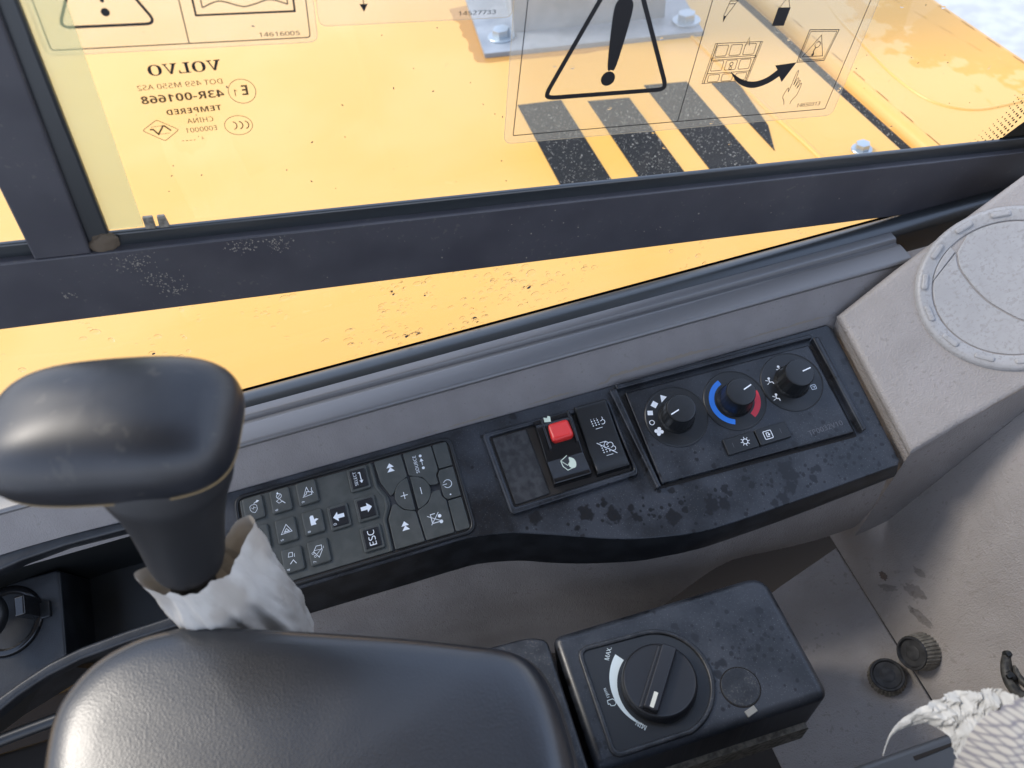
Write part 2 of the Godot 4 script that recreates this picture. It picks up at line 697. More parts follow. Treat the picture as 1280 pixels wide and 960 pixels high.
	M.cream = std("pale marking", Color(0.72, 0.70, 0.58), 0.5)
	M.green_white = std("pale green print", Color(0.60, 0.68, 0.55), 0.5)
	M.blue = std("blue print", Color(0.02, 0.16, 0.62), 0.5)
	M.red_print = std("red print", Color(0.62, 0.03, 0.05), 0.5)
	M.red = std("red plastic", Color(0.72, 0.035, 0.03), 0.3)

	M.keymat = std("olive grey keypad rubber", Color.BLACK, 0.5)
	M.keymat.albedo_color = Color.WHITE
	M.keymat.albedo_texture = mottle(91, 512, 0.01, Color(0.042, 0.047, 0.044), Color(0.058, 0.063, 0.059), Color(0.12, 0.12, 0.10), 0.06)
	tri_map(M.keymat, 60.0)
	M.keytop = std("dark key cap", Color(0.008, 0.009, 0.012), 0.35)

	M.leather = std("black leather", Color(0.009, 0.010, 0.013), 0.32, 0.62)
	tri_map(M.leather, 26.0)
	grain(M.leather, leather_t, 0.05)
	M.knob = std("worn soft black knob", Color.BLACK, 0.40, 0.55)
	M.knob.albedo_color = Color.WHITE
	M.knob.albedo_texture = mottle(97, 512, 0.012, Color(0.008, 0.009, 0.012), Color(0.014, 0.015, 0.019), Color(0.045, 0.042, 0.037), 0.26, 0.022)
	tri_map(M.knob, 120.0)
	M.stem = std("matt black stem", Color(0.013, 0.013, 0.014), 0.5)
	M.mould = std("tan mould line", Color(0.22, 0.15, 0.065), 0.6)

	M.wrapper = std("grubby white plastic film", Color.BLACK, 0.4)
	M.wrapper.albedo_color = Color.WHITE
	M.wrapper.albedo_texture = wrapper_tex()
	M.wrapper.uv1_scale = Vector3(1, 1, 1)
	M.wrapper.backlight_enabled = true
	M.wrapper.backlight = Color(0.35, 0.33, 0.3)
	M.wrapper.cull_mode = BaseMaterial3D.CULL_DISABLED
	M.torn = std("torn white film", Color(0.50, 0.485, 0.445), 0.42)
	M.torn.backlight_enabled = true
	M.torn.backlight = Color(0.4, 0.4, 0.4)
	M.torn.cull_mode = BaseMaterial3D.CULL_DISABLED
	M.weave = std("woven grey fabric", Color.BLACK, 0.9)
	M.weave.albedo_color = Color.WHITE
	var wv := PackedByteArray()
	wv.resize(256 * 256 * 3)
	var wn := noise(401, 0.05)
	for y in 256:
		for x in 256:
			var nub := sin(x * TAU / 64.0) * sin(y * TAU / 64.0)
			var c := Color(0.165, 0.152, 0.165).lerp(Color(0.43, 0.395, 0.335), smoothstep(-0.1, 0.55, absf(nub) * (1.0 if nub > 0.0 else 0.75) + 0.12 * wn.get_noise_2d(x * 3.0, y * 3.0)))
			c = c.linear_to_srgb()
			var i := (y * 256 + x) * 3
			wv[i] = int(c.r * 255.0); wv[i + 1] = int(c.g * 255.0); wv[i + 2] = int(c.b * 255.0)
	M.weave.albedo_texture = tex8(wv, 256, 256, Image.FORMAT_RGB8)
	M.cable = std("dirty black cable", Color.BLACK, 0.6)
	M.cable.albedo_color = Color.WHITE
	M.cable.albedo_texture = mottle(99, 256, 0.03, Color(0.012, 0.012, 0.012), Color(0.07, 0.065, 0.055))
	tri_map(M.cable, 30.0)
	M.mat_floor = std("brown floor mat", Color(0.018, 0.0135, 0.010), 0.85)
	M.headliner = std("grey headliner", Color(0.22, 0.22, 0.22), 0.9)
	M.ribbed = std("dusty ribbed rubber", Color.BLACK, 0.6)
	M.ribbed.albedo_color = Color.WHITE
	M.ribbed.albedo_texture = mottle(103, 256, 0.02, Color(0.10, 0.09, 0.07), Color(0.26, 0.235, 0.19))
	tri_map(M.ribbed, 30.0)
	M.grimy = std("dirty black plastic", Color(0.024, 0.019, 0.015), 0.75)
	M.dusty = std("dusty blank cover", Color.BLACK, 0.6)
	M.dusty.albedo_color = Color.WHITE
	M.dusty.albedo_texture = mottle(141, 512, 0.012, Color(0.012, 0.012, 0.013), Color(0.040, 0.040, 0.041), Color(0.11, 0.10, 0.09), 0.08)
	tri_map(M.dusty, 45.0)
	M.boxplastic = std("dusty black box plastic", Color.BLACK, 0.42)
	M.boxplastic.albedo_color = Color.WHITE
	M.boxplastic.albedo_texture = mottle(151, 1024, 0.009, Color(0.009, 0.010, 0.012), Color(0.024, 0.026, 0.030), Color(0.06, 0.056, 0.05), 0.3, 0.07)
	tri_map(M.boxplastic, 130.0)
	grain(M.boxplastic, pebble_t, 0.12)
	M.dialplastic = std("smooth black dial", Color(0.012, 0.0125, 0.015), 0.4)
	M.pale_scale = std("pale scale print", Color(0.55, 0.62, 0.63), 0.5)
	M.tag = std("dull silver tag", Color(0.26, 0.25, 0.22), 0.5)
	M.piping = std("brown-black piping", Color(0.03, 0.022, 0.016), 0.6)
	M.railplastic = std("grey-blue rail plastic", Color(0.05, 0.053, 0.058), 0.4)
	console_material()


func wrapper_tex() -> ImageTexture:
	var w := 512
	var n := noise(111, 0.012)
	var n2 := noise(112, 0.035, FastNoiseLite.TYPE_SIMPLEX_SMOOTH, 5)
	var out := PackedByteArray()
	out.resize(w * w * 3)
	for y in w:
		for x in w:
			var c := Color(0.58, 0.55, 0.50).lerp(Color(0.45, 0.41, 0.36), smoothstep(-0.3, 0.5, n.get_noise_2d(x, y * 0.4)))
			var d := smoothstep(0.02, 0.0, absf(n2.get_noise_2d(x, y * 0.5))) * smoothstep(0.0, 0.35, n.get_noise_2d(y + 900.0, x)) * smoothstep(0.1, 0.6, float(y) / w)
			c = c.lerp(Color(0.14, 0.10, 0.075), d * 0.45)
			var band := exp(-pow((x - 270.0) / 16.0, 2.0)) * smoothstep(0.1, 0.5, float(y) / w) * smoothstep(-0.35, 0.35, n2.get_noise_2d(x * 1.5, y))
			c = c.lerp(Color(0.10, 0.075, 0.06), band * 0.35)
			c = c.linear_to_srgb()
			var i := (y * w + x) * 3
			out[i] = int(c.r * 255.0); out[i + 1] = int(c.g * 255.0); out[i + 2] = int(c.b * 255.0)
	return tex8(out, w, w, Image.FORMAT_RGB8)


func console_material() -> void:
	# dusty black plastic with dark wet spots; laid flat over the console, 560 x 150 mm
	var w := 2048
	var h := 512
	var wet := PackedFloat32Array()
	wet.resize(w * h)
	var rag := noise(121, 0.06, FastNoiseLite.TYPE_SIMPLEX_SMOOTH, 4)
	var r2 := RandomNumberGenerator.new()
	r2.seed = 5
	var k := 3.66
	var spots := []
	for i in 300:
		var u := r2.randf_range(-60.0, 212.0)
		var v := r2.randf_range(-50.0, 62.0)
		if v < 26.0 and u < 187.0 and r2.randf() < 0.55:
			continue
		spots.append([u, v, r2.randf_range(0.3, 1.3) if r2.randf() < 0.8 else r2.randf_range(1.2, 2.6)])
	for i in 90:
		spots.append([r2.randfn(150.0, 28.0), r2.randfn(38.0, 10.0), r2.randf_range(0.4, 1.5)])
	for i in 34:
		spots.append([r2.randfn(30.0, 34.0), r2.randfn(30.0, 9.0), r2.randf_range(0.6, 2.2)])
	# the larger pools
	spots.append_array([[135.0, 33.0, 4.5], [138.0, 39.0, 4.5], [134.0, 45.0, 4.0], [127.0, 50.0, 3.6], [121.0, 52.0, 2.5], [84.0, 41.0, 4.5], [91.0, 42.0, 3.6], [58.0, 42.0, 4.6], [24.0, 30.0, 5.0], [8.0, 24.0, 5.0], [-22.0, 18.0, 4.0], [150.0, 44.0, 2.5], [92.0, 45.0, 2.4], [112.0, 37.0, 2.2]])
	for s in spots:
		var cx: float = (s[0] + 345.0) * k
		var cy: float = (s[1] + 65.0) * 3.41
		var rr: float = s[2] * k
		for y in range(maxi(0, int(cy - rr * 1.7)), mini(h, int(cy + rr * 1.7) + 1)):
			for x in range(maxi(0, int(cx - rr * 1.7)), mini(w, int(cx + rr * 1.7) + 1)):
				var d := Vector2(x - cx, y - cy).length() / rr + rag.get_noise_2d(x, y) * 0.6
				wet[y * w + x] = maxf(wet[y * w + x], smoothstep(1.12, 0.74, d))
	var dust := noise(131, 0.006)
	var fine := noise(132, 0.12, FastNoiseLite.TYPE_SIMPLEX_SMOOTH, 3)
	var col := PackedByteArray(); col.resize(w * h * 3)
	var rgh := PackedByteArray(); rgh.resize(w * h)
	for y in h:
		for x in w:
			var i := y * w + x
			var d := clampf(0.5 + dust.get_noise_2d(x, y) * 1.1 + fine.get_noise_2d(x, y) * 0.25, 0.0, 1.0)
			d = clampf(d + 0.28 * smoothstep(85.0 * 3.41, 95.0 * 3.41, y) - 0.15 * smoothstep(395.0 * k, 405.0 * k, x) * (1.0 - smoothstep(88.0 * 3.41, 92.0 * 3.41, y)), 0.0, 1.0)
			var c := Color(0.007, 0.008, 0.010).lerp(Color(0.030, 0.034, 0.042), d)
			if fine.get_noise_2d(x * 2.2 + 700.0, y * 2.2) > 0.56:
				c = c.lerp(Color(0.16, 0.155, 0.15), 0.6)
			c = c.lerp(Color(0.003, 0.003, 0.004), wet[i] * 0.96)
			c = c.linear_to_srgb()
			col[i * 3] = int(c.r * 255.0); col[i * 3 + 1] = int(c.g * 255.0); col[i * 3 + 2] = int(c.b * 255.0)
			rgh[i] = int(lerpf(lerpf(0.30, 0.46, d), 0.36, wet[i]) * 255.0)
	M.console = std("dusty black console plastic with wet spots", Color.WHITE, 1.0)
	M.console.albedo_texture = tex8(col, w, h, Image.FORMAT_RGB8)
	M.console.roughness_texture = tex8(rgh, w, h)


func con_uv(mb: Mb) -> Mb:
	mb.uo = CON * Vector3(-345, 65, 0)
	mb.ua = CON.basis.x / 560.0
	mb.ub = -CON.basis.y / 150.0
	return mb


# ------------------------------------------------------------------ outside
func outside() -> void:
	var g := Mb.new()
	g.quad(Vector3(-60000, -1300, 60000), Vector3(60000, -1300, 60000), Vector3(60000, -1300, -60000), Vector3(-60000, -1300, -60000))
	setting(g, "ground", M.ground, Vector3(0, 1e6, 0))
	var deck := thing("engine_deck", "yellow painted steel deck outside the window with black anti-slip strips", "machine deck", Vector3(0, -400, -800))
	var up := Transform3D(Basis(Vector3(1, 0, 0), Vector3(0, 0, -1), Vector3(0, 1, 0)), Vector3.ZERO)    # (x, -z, y)
	var b := Mb.new()
	prism(b, up, rrect(-2200, 150, 443, 1900, 10), -500, -60, 4)
	part(b, "deck_panel", M.yellow, deck)
	# the raised cover beside it, with rounded edges
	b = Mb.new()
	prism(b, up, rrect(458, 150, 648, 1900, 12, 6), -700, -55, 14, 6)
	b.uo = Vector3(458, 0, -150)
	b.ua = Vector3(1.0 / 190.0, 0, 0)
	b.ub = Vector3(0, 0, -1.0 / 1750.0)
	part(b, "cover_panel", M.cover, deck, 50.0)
	b = Mb.new()
	prism(b, up, rrect(443, 150, 458, 1900, 1), -500, -66)
	part(b, "gutter", M.yellow, deck)
	b = Mb.new()
	tube(b, smooth3([Vector3(545, -58.0, -640), Vector3(520, -57.0, -540), Vector3(511, -56.2, -467), Vector3(504, -56, -400), Vector3(505, -56, -362), Vector3(511, -56, -336), Vector3(524, -56, -318), Vector3(544, -56, -307), Vector3(580, -56, -304), Vector3(618, -56, -303), Vector3(640, -60, -303)]), 2.6, 8)
	part(b, "pressed_ridge", M.yellow, deck, 60.0)
	b = Mb.new()
	tube(b, smooth3([Vector3(366, -61, -285), Vector3(364, -60.5, -330), Vector3(358, -60.5, -420), Vector3(352, -61, -600)]), 3.0, 8)
	part(b, "pressed_ridge", M.yellow, deck, 60.0)
	var strips := [[[118, 517], [166, 507], [166, 300], [116, 300]], [[192, 492], [236, 480], [236, 300], [192, 300]], [[260, 497], [306, 484], [306, 300], [260, 300]], [[329, 470], [356, 462], [347, 360], [301, 318], [330, 326], [329, 340]], [[444.5, 1500], [456.5, 1500], [456.5, 262], [444.5, 262]]]
	strips[3] = [[329, 470], [356, 462], [346, 372], [331, 330]]  # slanting end: a glass reflection crossing this strip, put into its shape
	for i in 5:
		var q := PackedVector2Array(strips[i].map(func(v): return Vector2(v[0], v[1])))
		b = Mb.new()
		var y := -65.0 if i == 4 else -59.2
		prism(b, up, ccw(q), y - 1.5, y, 0.3, 1)
		var s := part(b, "anti_slip_strip", M.grit, deck)
		var mm := MultiMesh.new()
		mm.transform_format = MultiMesh.TRANSFORM_3D
		var sp := SphereMesh.new()
		sp.radius = 0.5; sp.height = 1.0; sp.radial_segments = 6; sp.rings = 3
		mm.mesh = sp
		var pts := []
		for k in (560 if i < 3 else 200):
			var x := rng.randf_range(q[0].x, q[1].x)
			var z := rng.randf_range(280.0, q[0].y) if i != 4 else rng.randf_range(280.0, 560.0)
			if not Geometry2D.is_point_in_polygon(Vector2(x, z), q):
				continue
			var r := rng.randf_range(0.2, 0.5) * (1.0 if rng.randf() < 0.94 else 1.8)
			pts.append(Transform3D(Basis.from_scale(Vector3(r * rng.randf_range(0.8, 1.6), r * 0.7, r) * 0.001 * 2.0).rotated(Vector3.UP, rng.randf() * TAU), Vector3(x, y + 0.2, -z) * 0.001 - deck.position))
		mm.instance_count = pts.size()
		for k in pts.size():
			mm.set_instance_transform(k, pts[k])
		var mi := MultiMeshInstance3D.new()
		mi.name = "pale_specks"  # small pale beads scattered over the strip
		mi.multimesh = mm
		mi.material_override = M.speck
		mi.set_meta("kind", "stuff")
		s.add_child(mi, true)
	# steel bracket bolted on the deck
	b = Mb.new()
	prism(b, up, PackedVector2Array([Vector2(111, 634), Vector2(366, 570), Vector2(420, 900), Vector2(140, 960)]), -60, -54, 1.0, 2)
	var plate := part(b, "bracket_plate", M.steel, deck)
	b = Mb.new()
	prism(b, up, PackedVector2Array([Vector2(158, 668), Vector2(338, 622), Vector2(380, 860), Vector2(190, 900)]), -54, 330, 3.0, 2)
	part(b, "bracket_post", M.steel, plate)
	for p in [Vector2(141, 664), Vector2(357, 601)]:
		b = Mb.new()
		var o := Transform3D(up.basis, Vector3(p.x, -54, -p.y))
		prism(b, o, circle(0, 0, 17, 28), 0, 2.5, 0.6, 1)
		prism(b, o, circle(0, 0, 11, 6), 2.5, 11, 1.0, 2)
		part(b, "bolt", M.bolt, plate)
	# rusty water marks creeping out from under the plate
	var rn := noise(88, 0.03)
	b = Mb.new()
	var rq := PackedVector2Array()
	for i in 20:
		rq.append(Vector2(100.0 + 6.0 * rn.get_noise_1d(i * 9.0), lerpf(780.0, 628.0, i / 19.0)))
	for i in 10:
		rq.append(Vector2(lerpf(112.0, 260.0, i / 9.0), lerpf(620.0, 586.0, i / 9.0) + 5.0 * rn.get_noise_1d(i * 13.0 + 400.0)))
	rq.append_array([Vector2(262, 606), Vector2(122, 640), Vector2(126, 780)])
	fill(b, Transform3D(up.basis, Vector3(0, -59.7, 0)), Array(rq), 0)
	ink(b, up, "rust_mark", M.faint_rust, deck)
	b = Mb.new()
	prism(b, Transform3D(up.basis, Vector3(407, -60, -299)), circle(0, 0, 10, 24), 0, 2, 0.6, 1)
	prism(b, Transform3D(up.basis, Vector3(407, -60, -299)), circle(0, 0, 7, 6), 2, 8, 1.0, 2)
	part(b, "bolt", M.bolt, deck)


func cab_shell() -> void:
	# the parts of the cab round the camera: roof and floor
	var b := Mb.new()
	var up := Transform3D(Basis(Vector3(1, 0, 0), Vector3(0, 0, -1), Vector3(0, 1, 0)), Vector3.ZERO)
	prism(b, up, rrect(-760, -900, 520, 130, 80, 6), 960, 1010, 10)
	setting(b, "cab_roof", M.headliner)
	b = Mb.new()
	prism(b, up, rrect(-1150, -900, 520, 130, 20), -420, -330, 4)
	setting(b, "cab_floor", M.mat_floor)


# ------------------------------------------------------------------ side window
func window() -> void:
	var o := thing("side_window", "dark framed side window with its slanting bar and clear pane", "window", Vector3(0, 60, -103))
	var w := WIN
	# panes: thin sheets on the outer side of the frame
	var b := Mb.new()
	b.quad(Vector3(-900, 20, -107), Vector3(900, 20, -107), Vector3(900, 900, -107), Vector3(-900, 900, -107))
	var pane := part(b, "pane", M.glass, o, 0.0, Vector3(0, 400, 2000))
	# dark print along the lower edge of the glass and at its rear corner
	b = Mb.new()
	b.quad(Vector3(-600, 12, -106.4), Vector3(520, 12, -106.4), Vector3(520, 41, -106.4), Vector3(-600, 41, -106.4))
	fill(b, Transform3D(Basis.IDENTITY, Vector3(0, 0, -106.4)), [Vector2(284, 41), Vector2(520, 41), Vector2(520, 900), Vector2(452, 900), Vector2(446, 260), Vector2(430, 170), Vector2(400, 120), Vector2(318, 62), Vector2(302, 49), Vector2(294, 44.5)], 0.1)
	part(b, "edge_print", M.frit, o, 0.0, Vector3(0, 60, 2000))
	b = Mb.new()
	for i in 8:
		for j in 15:
			var p := Vector2(296.0 - i * 3.0 + j * 2.6 - 8.0, 40.5 + j * 2.2 + (i % 2) * 1.1)
			if p.y < 41.0:
				continue
			fill(b, Transform3D(Basis.IDENTITY, Vector3(p.x, p.y, -106.4)), circle(0, 0, 0.95 * (1.0 - i * 0.105), 8), 0.0)
	for i in 9:
		for j in 11:
			var p := WIN * Vector3(352.0 - i * 3.1 + j * 1.2, 13.0 + j * 3.0 + (i % 2) * 1.5, -0.9)
			if i * 3.0 + 2.0 > 26.0 - absf(j * 1.2) and i > 2 + j / 2:
				continue
			fill(b, Transform3D(Basis.IDENTITY, p), circle(0, 0, 0.95 * (1.0 - i * 0.09), 8), 0.0)
	part(b, "edge_print", M.frit, o, 0.0, Vector3(0, 60, 2000))
	# bar
	b = Mb.new()
	prism(b, w, rrect(-700, -36.5, 470, 5.2, 1.2, 3), -0.8, 6.5, 1.0, 3)
	part(b, "bar", M.bar, o)
	b = Mb.new()
	prism(b, w, rrect(-700, 3.0, 470, 12.8, 1.0, 2), -0.8, 1.6, 1.2, 3)
	part(b, "glazing_channel", M.channel, o)
	# upright post and the black rubber beside it
	b = Mb.new()
	prism(b, w, PackedVector2Array([Vector2(-236, 5.2), Vector2(-210.5, 5.2), Vector2(-206.5, 140), Vector2(-206, 420), Vector2(-236, 420)]), -0.8, 6.2, 1.2, 3)
	part(b, "post", M.bar, o)
	b = Mb.new()
	prism(b, w, rquad([Vector2(-211, 7), Vector2(-200, 7), Vector2(-199.5, 420), Vector2(-207, 420)], 1.0, 2), -0.8, 3.0, 1.4, 3)
	part(b, "rubber_channel", M.channel, o, 50.0)
	# greenish end of the second, overlapping pane
	b = Mb.new()
	prism(b, w, rrect(-199.6, 14.5, -183.6, 420, 0.6, 2), -0.9, 0.9, 0.2, 1)
	part(b, "overlapping_pane", M.tint, o)
	b = Mb.new()
	prism(b, w, rrect(-183, 12, -178.2, 19.5, 0.5, 2), -0.8, 0.9, 0.3, 1)
	prism(b, w, rquad([Vector2(-176.6, 12), Vector2(-171.5, 12), Vector2(-172.6, 19.4), Vector2(-176.2, 19.4)], 0.5, 2), -0.8, 0.9, 0.3, 1)
	part(b, "rubber_stop", M.ribbed, o)
	# clay packed into the corner
	b = Mb.new()
	var n := noise(3, 0.15)
	grid(b, 20, 12, func(u, v):
		var a: float = u * TAU
		var r: float = sin(v * PI)
		var d := Vector3(cos(a) * r, sin(a) * r, -cos(v * PI))
		return w * (Vector3(-203.5, 8.6, 2.6) + Vector3(d.x * 7.2, d.y * 5.6 + d.x * 0.5, d.z * 3.4) * (1.0 + 0.3 * n.get_noise_3d(d.x * 9.0, d.y * 9.0, d.z * 9.0))))
	part(b, "dried_clay", M.grime, o, 60.0)
	# grains of dried clay thrown on the bar below that corner, and rubbed marks beside them
	var gm := MultiMesh.new()
	gm.transform_format = MultiMesh.TRANSFORM_3D
	var gs := SphereMesh.new()
	gs.radius = 0.5; gs.height = 1.0; gs.radial_segments = 6; gs.rings = 3
	gm.mesh = gs
	var gt := []
	for c in [[-192.0, -3.0, 9.0, 5.0, 70], [-184.0, -16.0, 8.0, 5.0, 60], [-176.0, -24.0, 7.0, 3.0, 40], [-140.0, 0.0, 9.0, 3.5, 60], [-120.0, -1.0, 5.0, 4.0, 60], [-228.0, -19.0, 4.0, 1.5, 14], [60.0, -15.0, 120.0, 12.0, 40]]:
		for i in c[4]:
			var r: float = rng.randf_range(0.12, 0.36)
			var q := Vector2(rng.randfn(c[0], c[2] * 0.6), rng.randfn(c[1], c[3] * 0.6))
			if q.y > 4.0 or q.y < -35.0:
				continue
			gt.append(Transform3D(Basis.from_scale(Vector3(r * rng.randf_range(0.8, 2.0), r * rng.randf_range(0.8, 2.0), 0.12) * 0.002), (w * Vector3(q.x, q.y, 6.5) - Vector3(0, 60, -103)) * 0.001))
	gm.instance_count = gt.size()
	for i in gt.size():
		gm.set_instance_transform(i, gt[i])
	var gi := MultiMeshInstance3D.new()
	gi.name = "clay_specks"
	gi.multimesh = gm
	gi.material_override = M.clay
	gi.set_meta("kind", "stuff")
	o.add_child(gi, true)
	# water drops on the outside of the lower glass
	var cap_mesh := Mb.new()
	lathe(cap_mesh, Transform3D.IDENTITY, [Vector2(0.001, 0.0), Vector2(1.0, 0.0), Vector2(0.94, 0.08), Vector2(0.76, 0.14), Vector2(0.44, 0.19), Vector2(0.001, 0.205)], 10)
	var mm := MultiMesh.new()
	mm.transform_format = MultiMesh.TRANSFORM_3D
	mm.mesh = cap_mesh.mesh(Vector3.ZERO, 70.0, null)
	var dens := noise(17, 0.018, FastNoiseLite.TYPE_SIMPLEX_SMOOTH, 2)
	var tr := []
	for i in 3800:
		var x := rng.randf_range(-330.0, 290.0)
		var y := rng.randf_range(41.0, 140.0)
		var d := dens.get_noise_2d(x, y) + exp(-pow((x + 20.0) / 90.0, 2.0)) * 0.6 - 0.08
		if (w.affine_inverse() * Vector3(x, y, -107)).y > -30.0 or rng.randf() > d * 1.2 + 0.02:
			continue
		var r := 0.6 + 1.5 * pow(rng.randf(), 2.5) + (1.0 if rng.randf() < 0.015 else 0.0)
		tr.append(Transform3D(Basis(Vector3(1, 0, 0) * r * rng.randf_range(0.8, 1.7), Vector3(0, r, 0), Vector3(0, 0, -r)).rotated(Vector3.BACK, rng.randf_range(-0.3, 0.5)), (Vector3(x, y, -107.2) - Vector3(0, 60, -103)) * 0.001))
	for i in 40:
		var p := w * Vector3(rng.randf_range(-170.0, 330.0), rng.randf_range(16.0, 120.0), -1.7)
		var r := rng.randf_range(0.3, 0.9)
		tr.append(Transform3D(Basis(Vector3(1, 0, 0) * r * 1.6, Vector3(0, r, 0), Vector3(0, 0, -r * 0.5)).rotated(Vector3.BACK, rng.randf_range(-0.5, 0.9)), (p - Vector3(0, 60, -103)) * 0.001))
	mm.instance_count = tr.size()
	for i in tr.size():
		mm.set_instance_transform(i, tr[i])
	var mi := MultiMeshInstance3D.new()
	mi.name = "water_drops"
	mi.multimesh = mm
	mi.material_override = M.water
	mi.set_meta("kind", "stuff")
	pane.add_child(mi, true)
	var dm := MultiMesh.new()
	dm.transform_format = MultiMesh.TRANSFORM_3D
	dm.mesh = gs
	dm.instance_count = 46
	for i in 46:
		var r := rng.randf_range(0.15, 0.4)
		dm.set_instance_transform(i, Transform3D(Basis.from_scale(Vector3(r, r * rng.randf_range(0.6, 2.2), 0.1) * 0.002).rotated(Vector3.BACK, rng.randf() * TAU), (w * Vector3(rng.randf_range(-170.0, 10.0) if i < 30 else rng.randf_range(200.0, 340.0), rng.randf_range(18.0, 110.0), -1.3) - Vector3(0, 60, -103)) * 0.001))
	var di := MultiMeshInstance3D.new()
	di.name = "dirt_specks"
	di.multimesh = dm
	di.material_override = M.grime
	di.set_meta("kind", "stuff")
	pane.add_child(di, true)
	# maker's marks, printed on the outside and so read in reverse from here
	b = Mb.new()
	text(b, on(w, -145.8, 93.6, -0.6, 1.6), "VOLVO", 4.9, 0, 30.6, true, serif)
	ink(b, w, "glass_mark", M.ink, o)
	b = Mb.new()
	text(b, on(w, -149.4, 86.1, -0.6, 1.6), "DOT 459 M550 AS2", 2.4, 0, 36.0, true)
	text(b, on(w, -149.6, 80.4, -0.6, 1.8), "43R-001668", 3.7, 0, 35.6, true, bold)
	text(b, on(w, -146.3, 73.7, -0.6, 1.8), "TEMPERED", 2.6, 0, 24.0, true, bold)
	text(b, on(w, -144.8, 68.6, -0.6, 1.8), "CHINA", 2.4, 0, 11.6, true)
	text(b, on(w, -145.0, 64.0, -0.6, 1.8), "E000001", 2.4, 0, 13.4, true)
	text(b, on(w, -145.6, 59.4, -0.6), "4", 1.5, 0, 0, true)
	for i in 4:
		fill(b, on(w, -155.0 + i * 1.7, 58.6, -0.6), [Vector2(0, 0), Vector2(1, 0), Vector2(1, 0.3), Vector2(0, 0.3)], 0)
	stroke(b, on(w, -123.8, 81.1, -0.6), circle(0, 0, 6.0, 36, 5.8), 0.28, 0, true)
	text(b, on(w, -122.6, 81.6, -0.6), "E", 4.8, 0, 0, true, bold)
	text(b, on(w, -126.6, 80.6, -0.6), "1", 3.2, 0, 0, true)
	stroke(b, on(w, -128.4, 64.5, -0.6), circle(0, 0, 6.3, 36, 4.9), 0.28, 0, true)
	for i in 3:
		stroke(b, on(w, -131.2 + i * 2.7, 64.5, -0.6), arc(0, 0, 2.0, -75, 75, 10), 0.5, 0)
	stroke(b, on(w, -162.8, 65.0, -0.6), rquad([Vector2(-7.8, 0.4), Vector2(0.6, -5.6), Vector2(7.8, -0.4), Vector2(-0.6, 5.2)], 1.0, 2), 0.3, 0, true)
	stroke(b, on(w, -162.8, 65.0, -0.6), [Vector2(-4.6, 0.6), Vector2(-3.2, 0.6), Vector2(-1.4, -2.0), Vector2(1.4, 2.0), Vector2(2.0, 2.0), Vector2(4.4, -0.6)], 0.75, 0)
	stroke(b, on(w, -162.8, 65.0, -0.6), [Vector2(-3.8, 1.8), Vector2(1.6, 2.2)], 0.22, 0)
	stroke(b, on(w, -162.8, 65.0, -0.6), [Vector2(-1.6, -2.0), Vector2(3.6, -1.8)], 0.22, 0)
	ink(b, w, "glass_mark", M.brown_ink, o)


func sticker(label: String, outline: PackedVector2Array, at: Vector2) -> MeshInstance3D:
	var b := Mb.new()
	prism(b, WIN, outline, -0.7, -0.45, 0.0)
	var o := solo(b, "warning_sticker", M.film, label, "sticker", WIN * Vector3(at.x, at.y, 0), 20.0, null, "clear stickers on the window")
	b = Mb.new()
	stroke(b, WIN, inset(ccw(outline), 0.2), 0.35, -0.38, true)
	ink(b, WIN, "film_edge", M.film_edge, o)
	return o


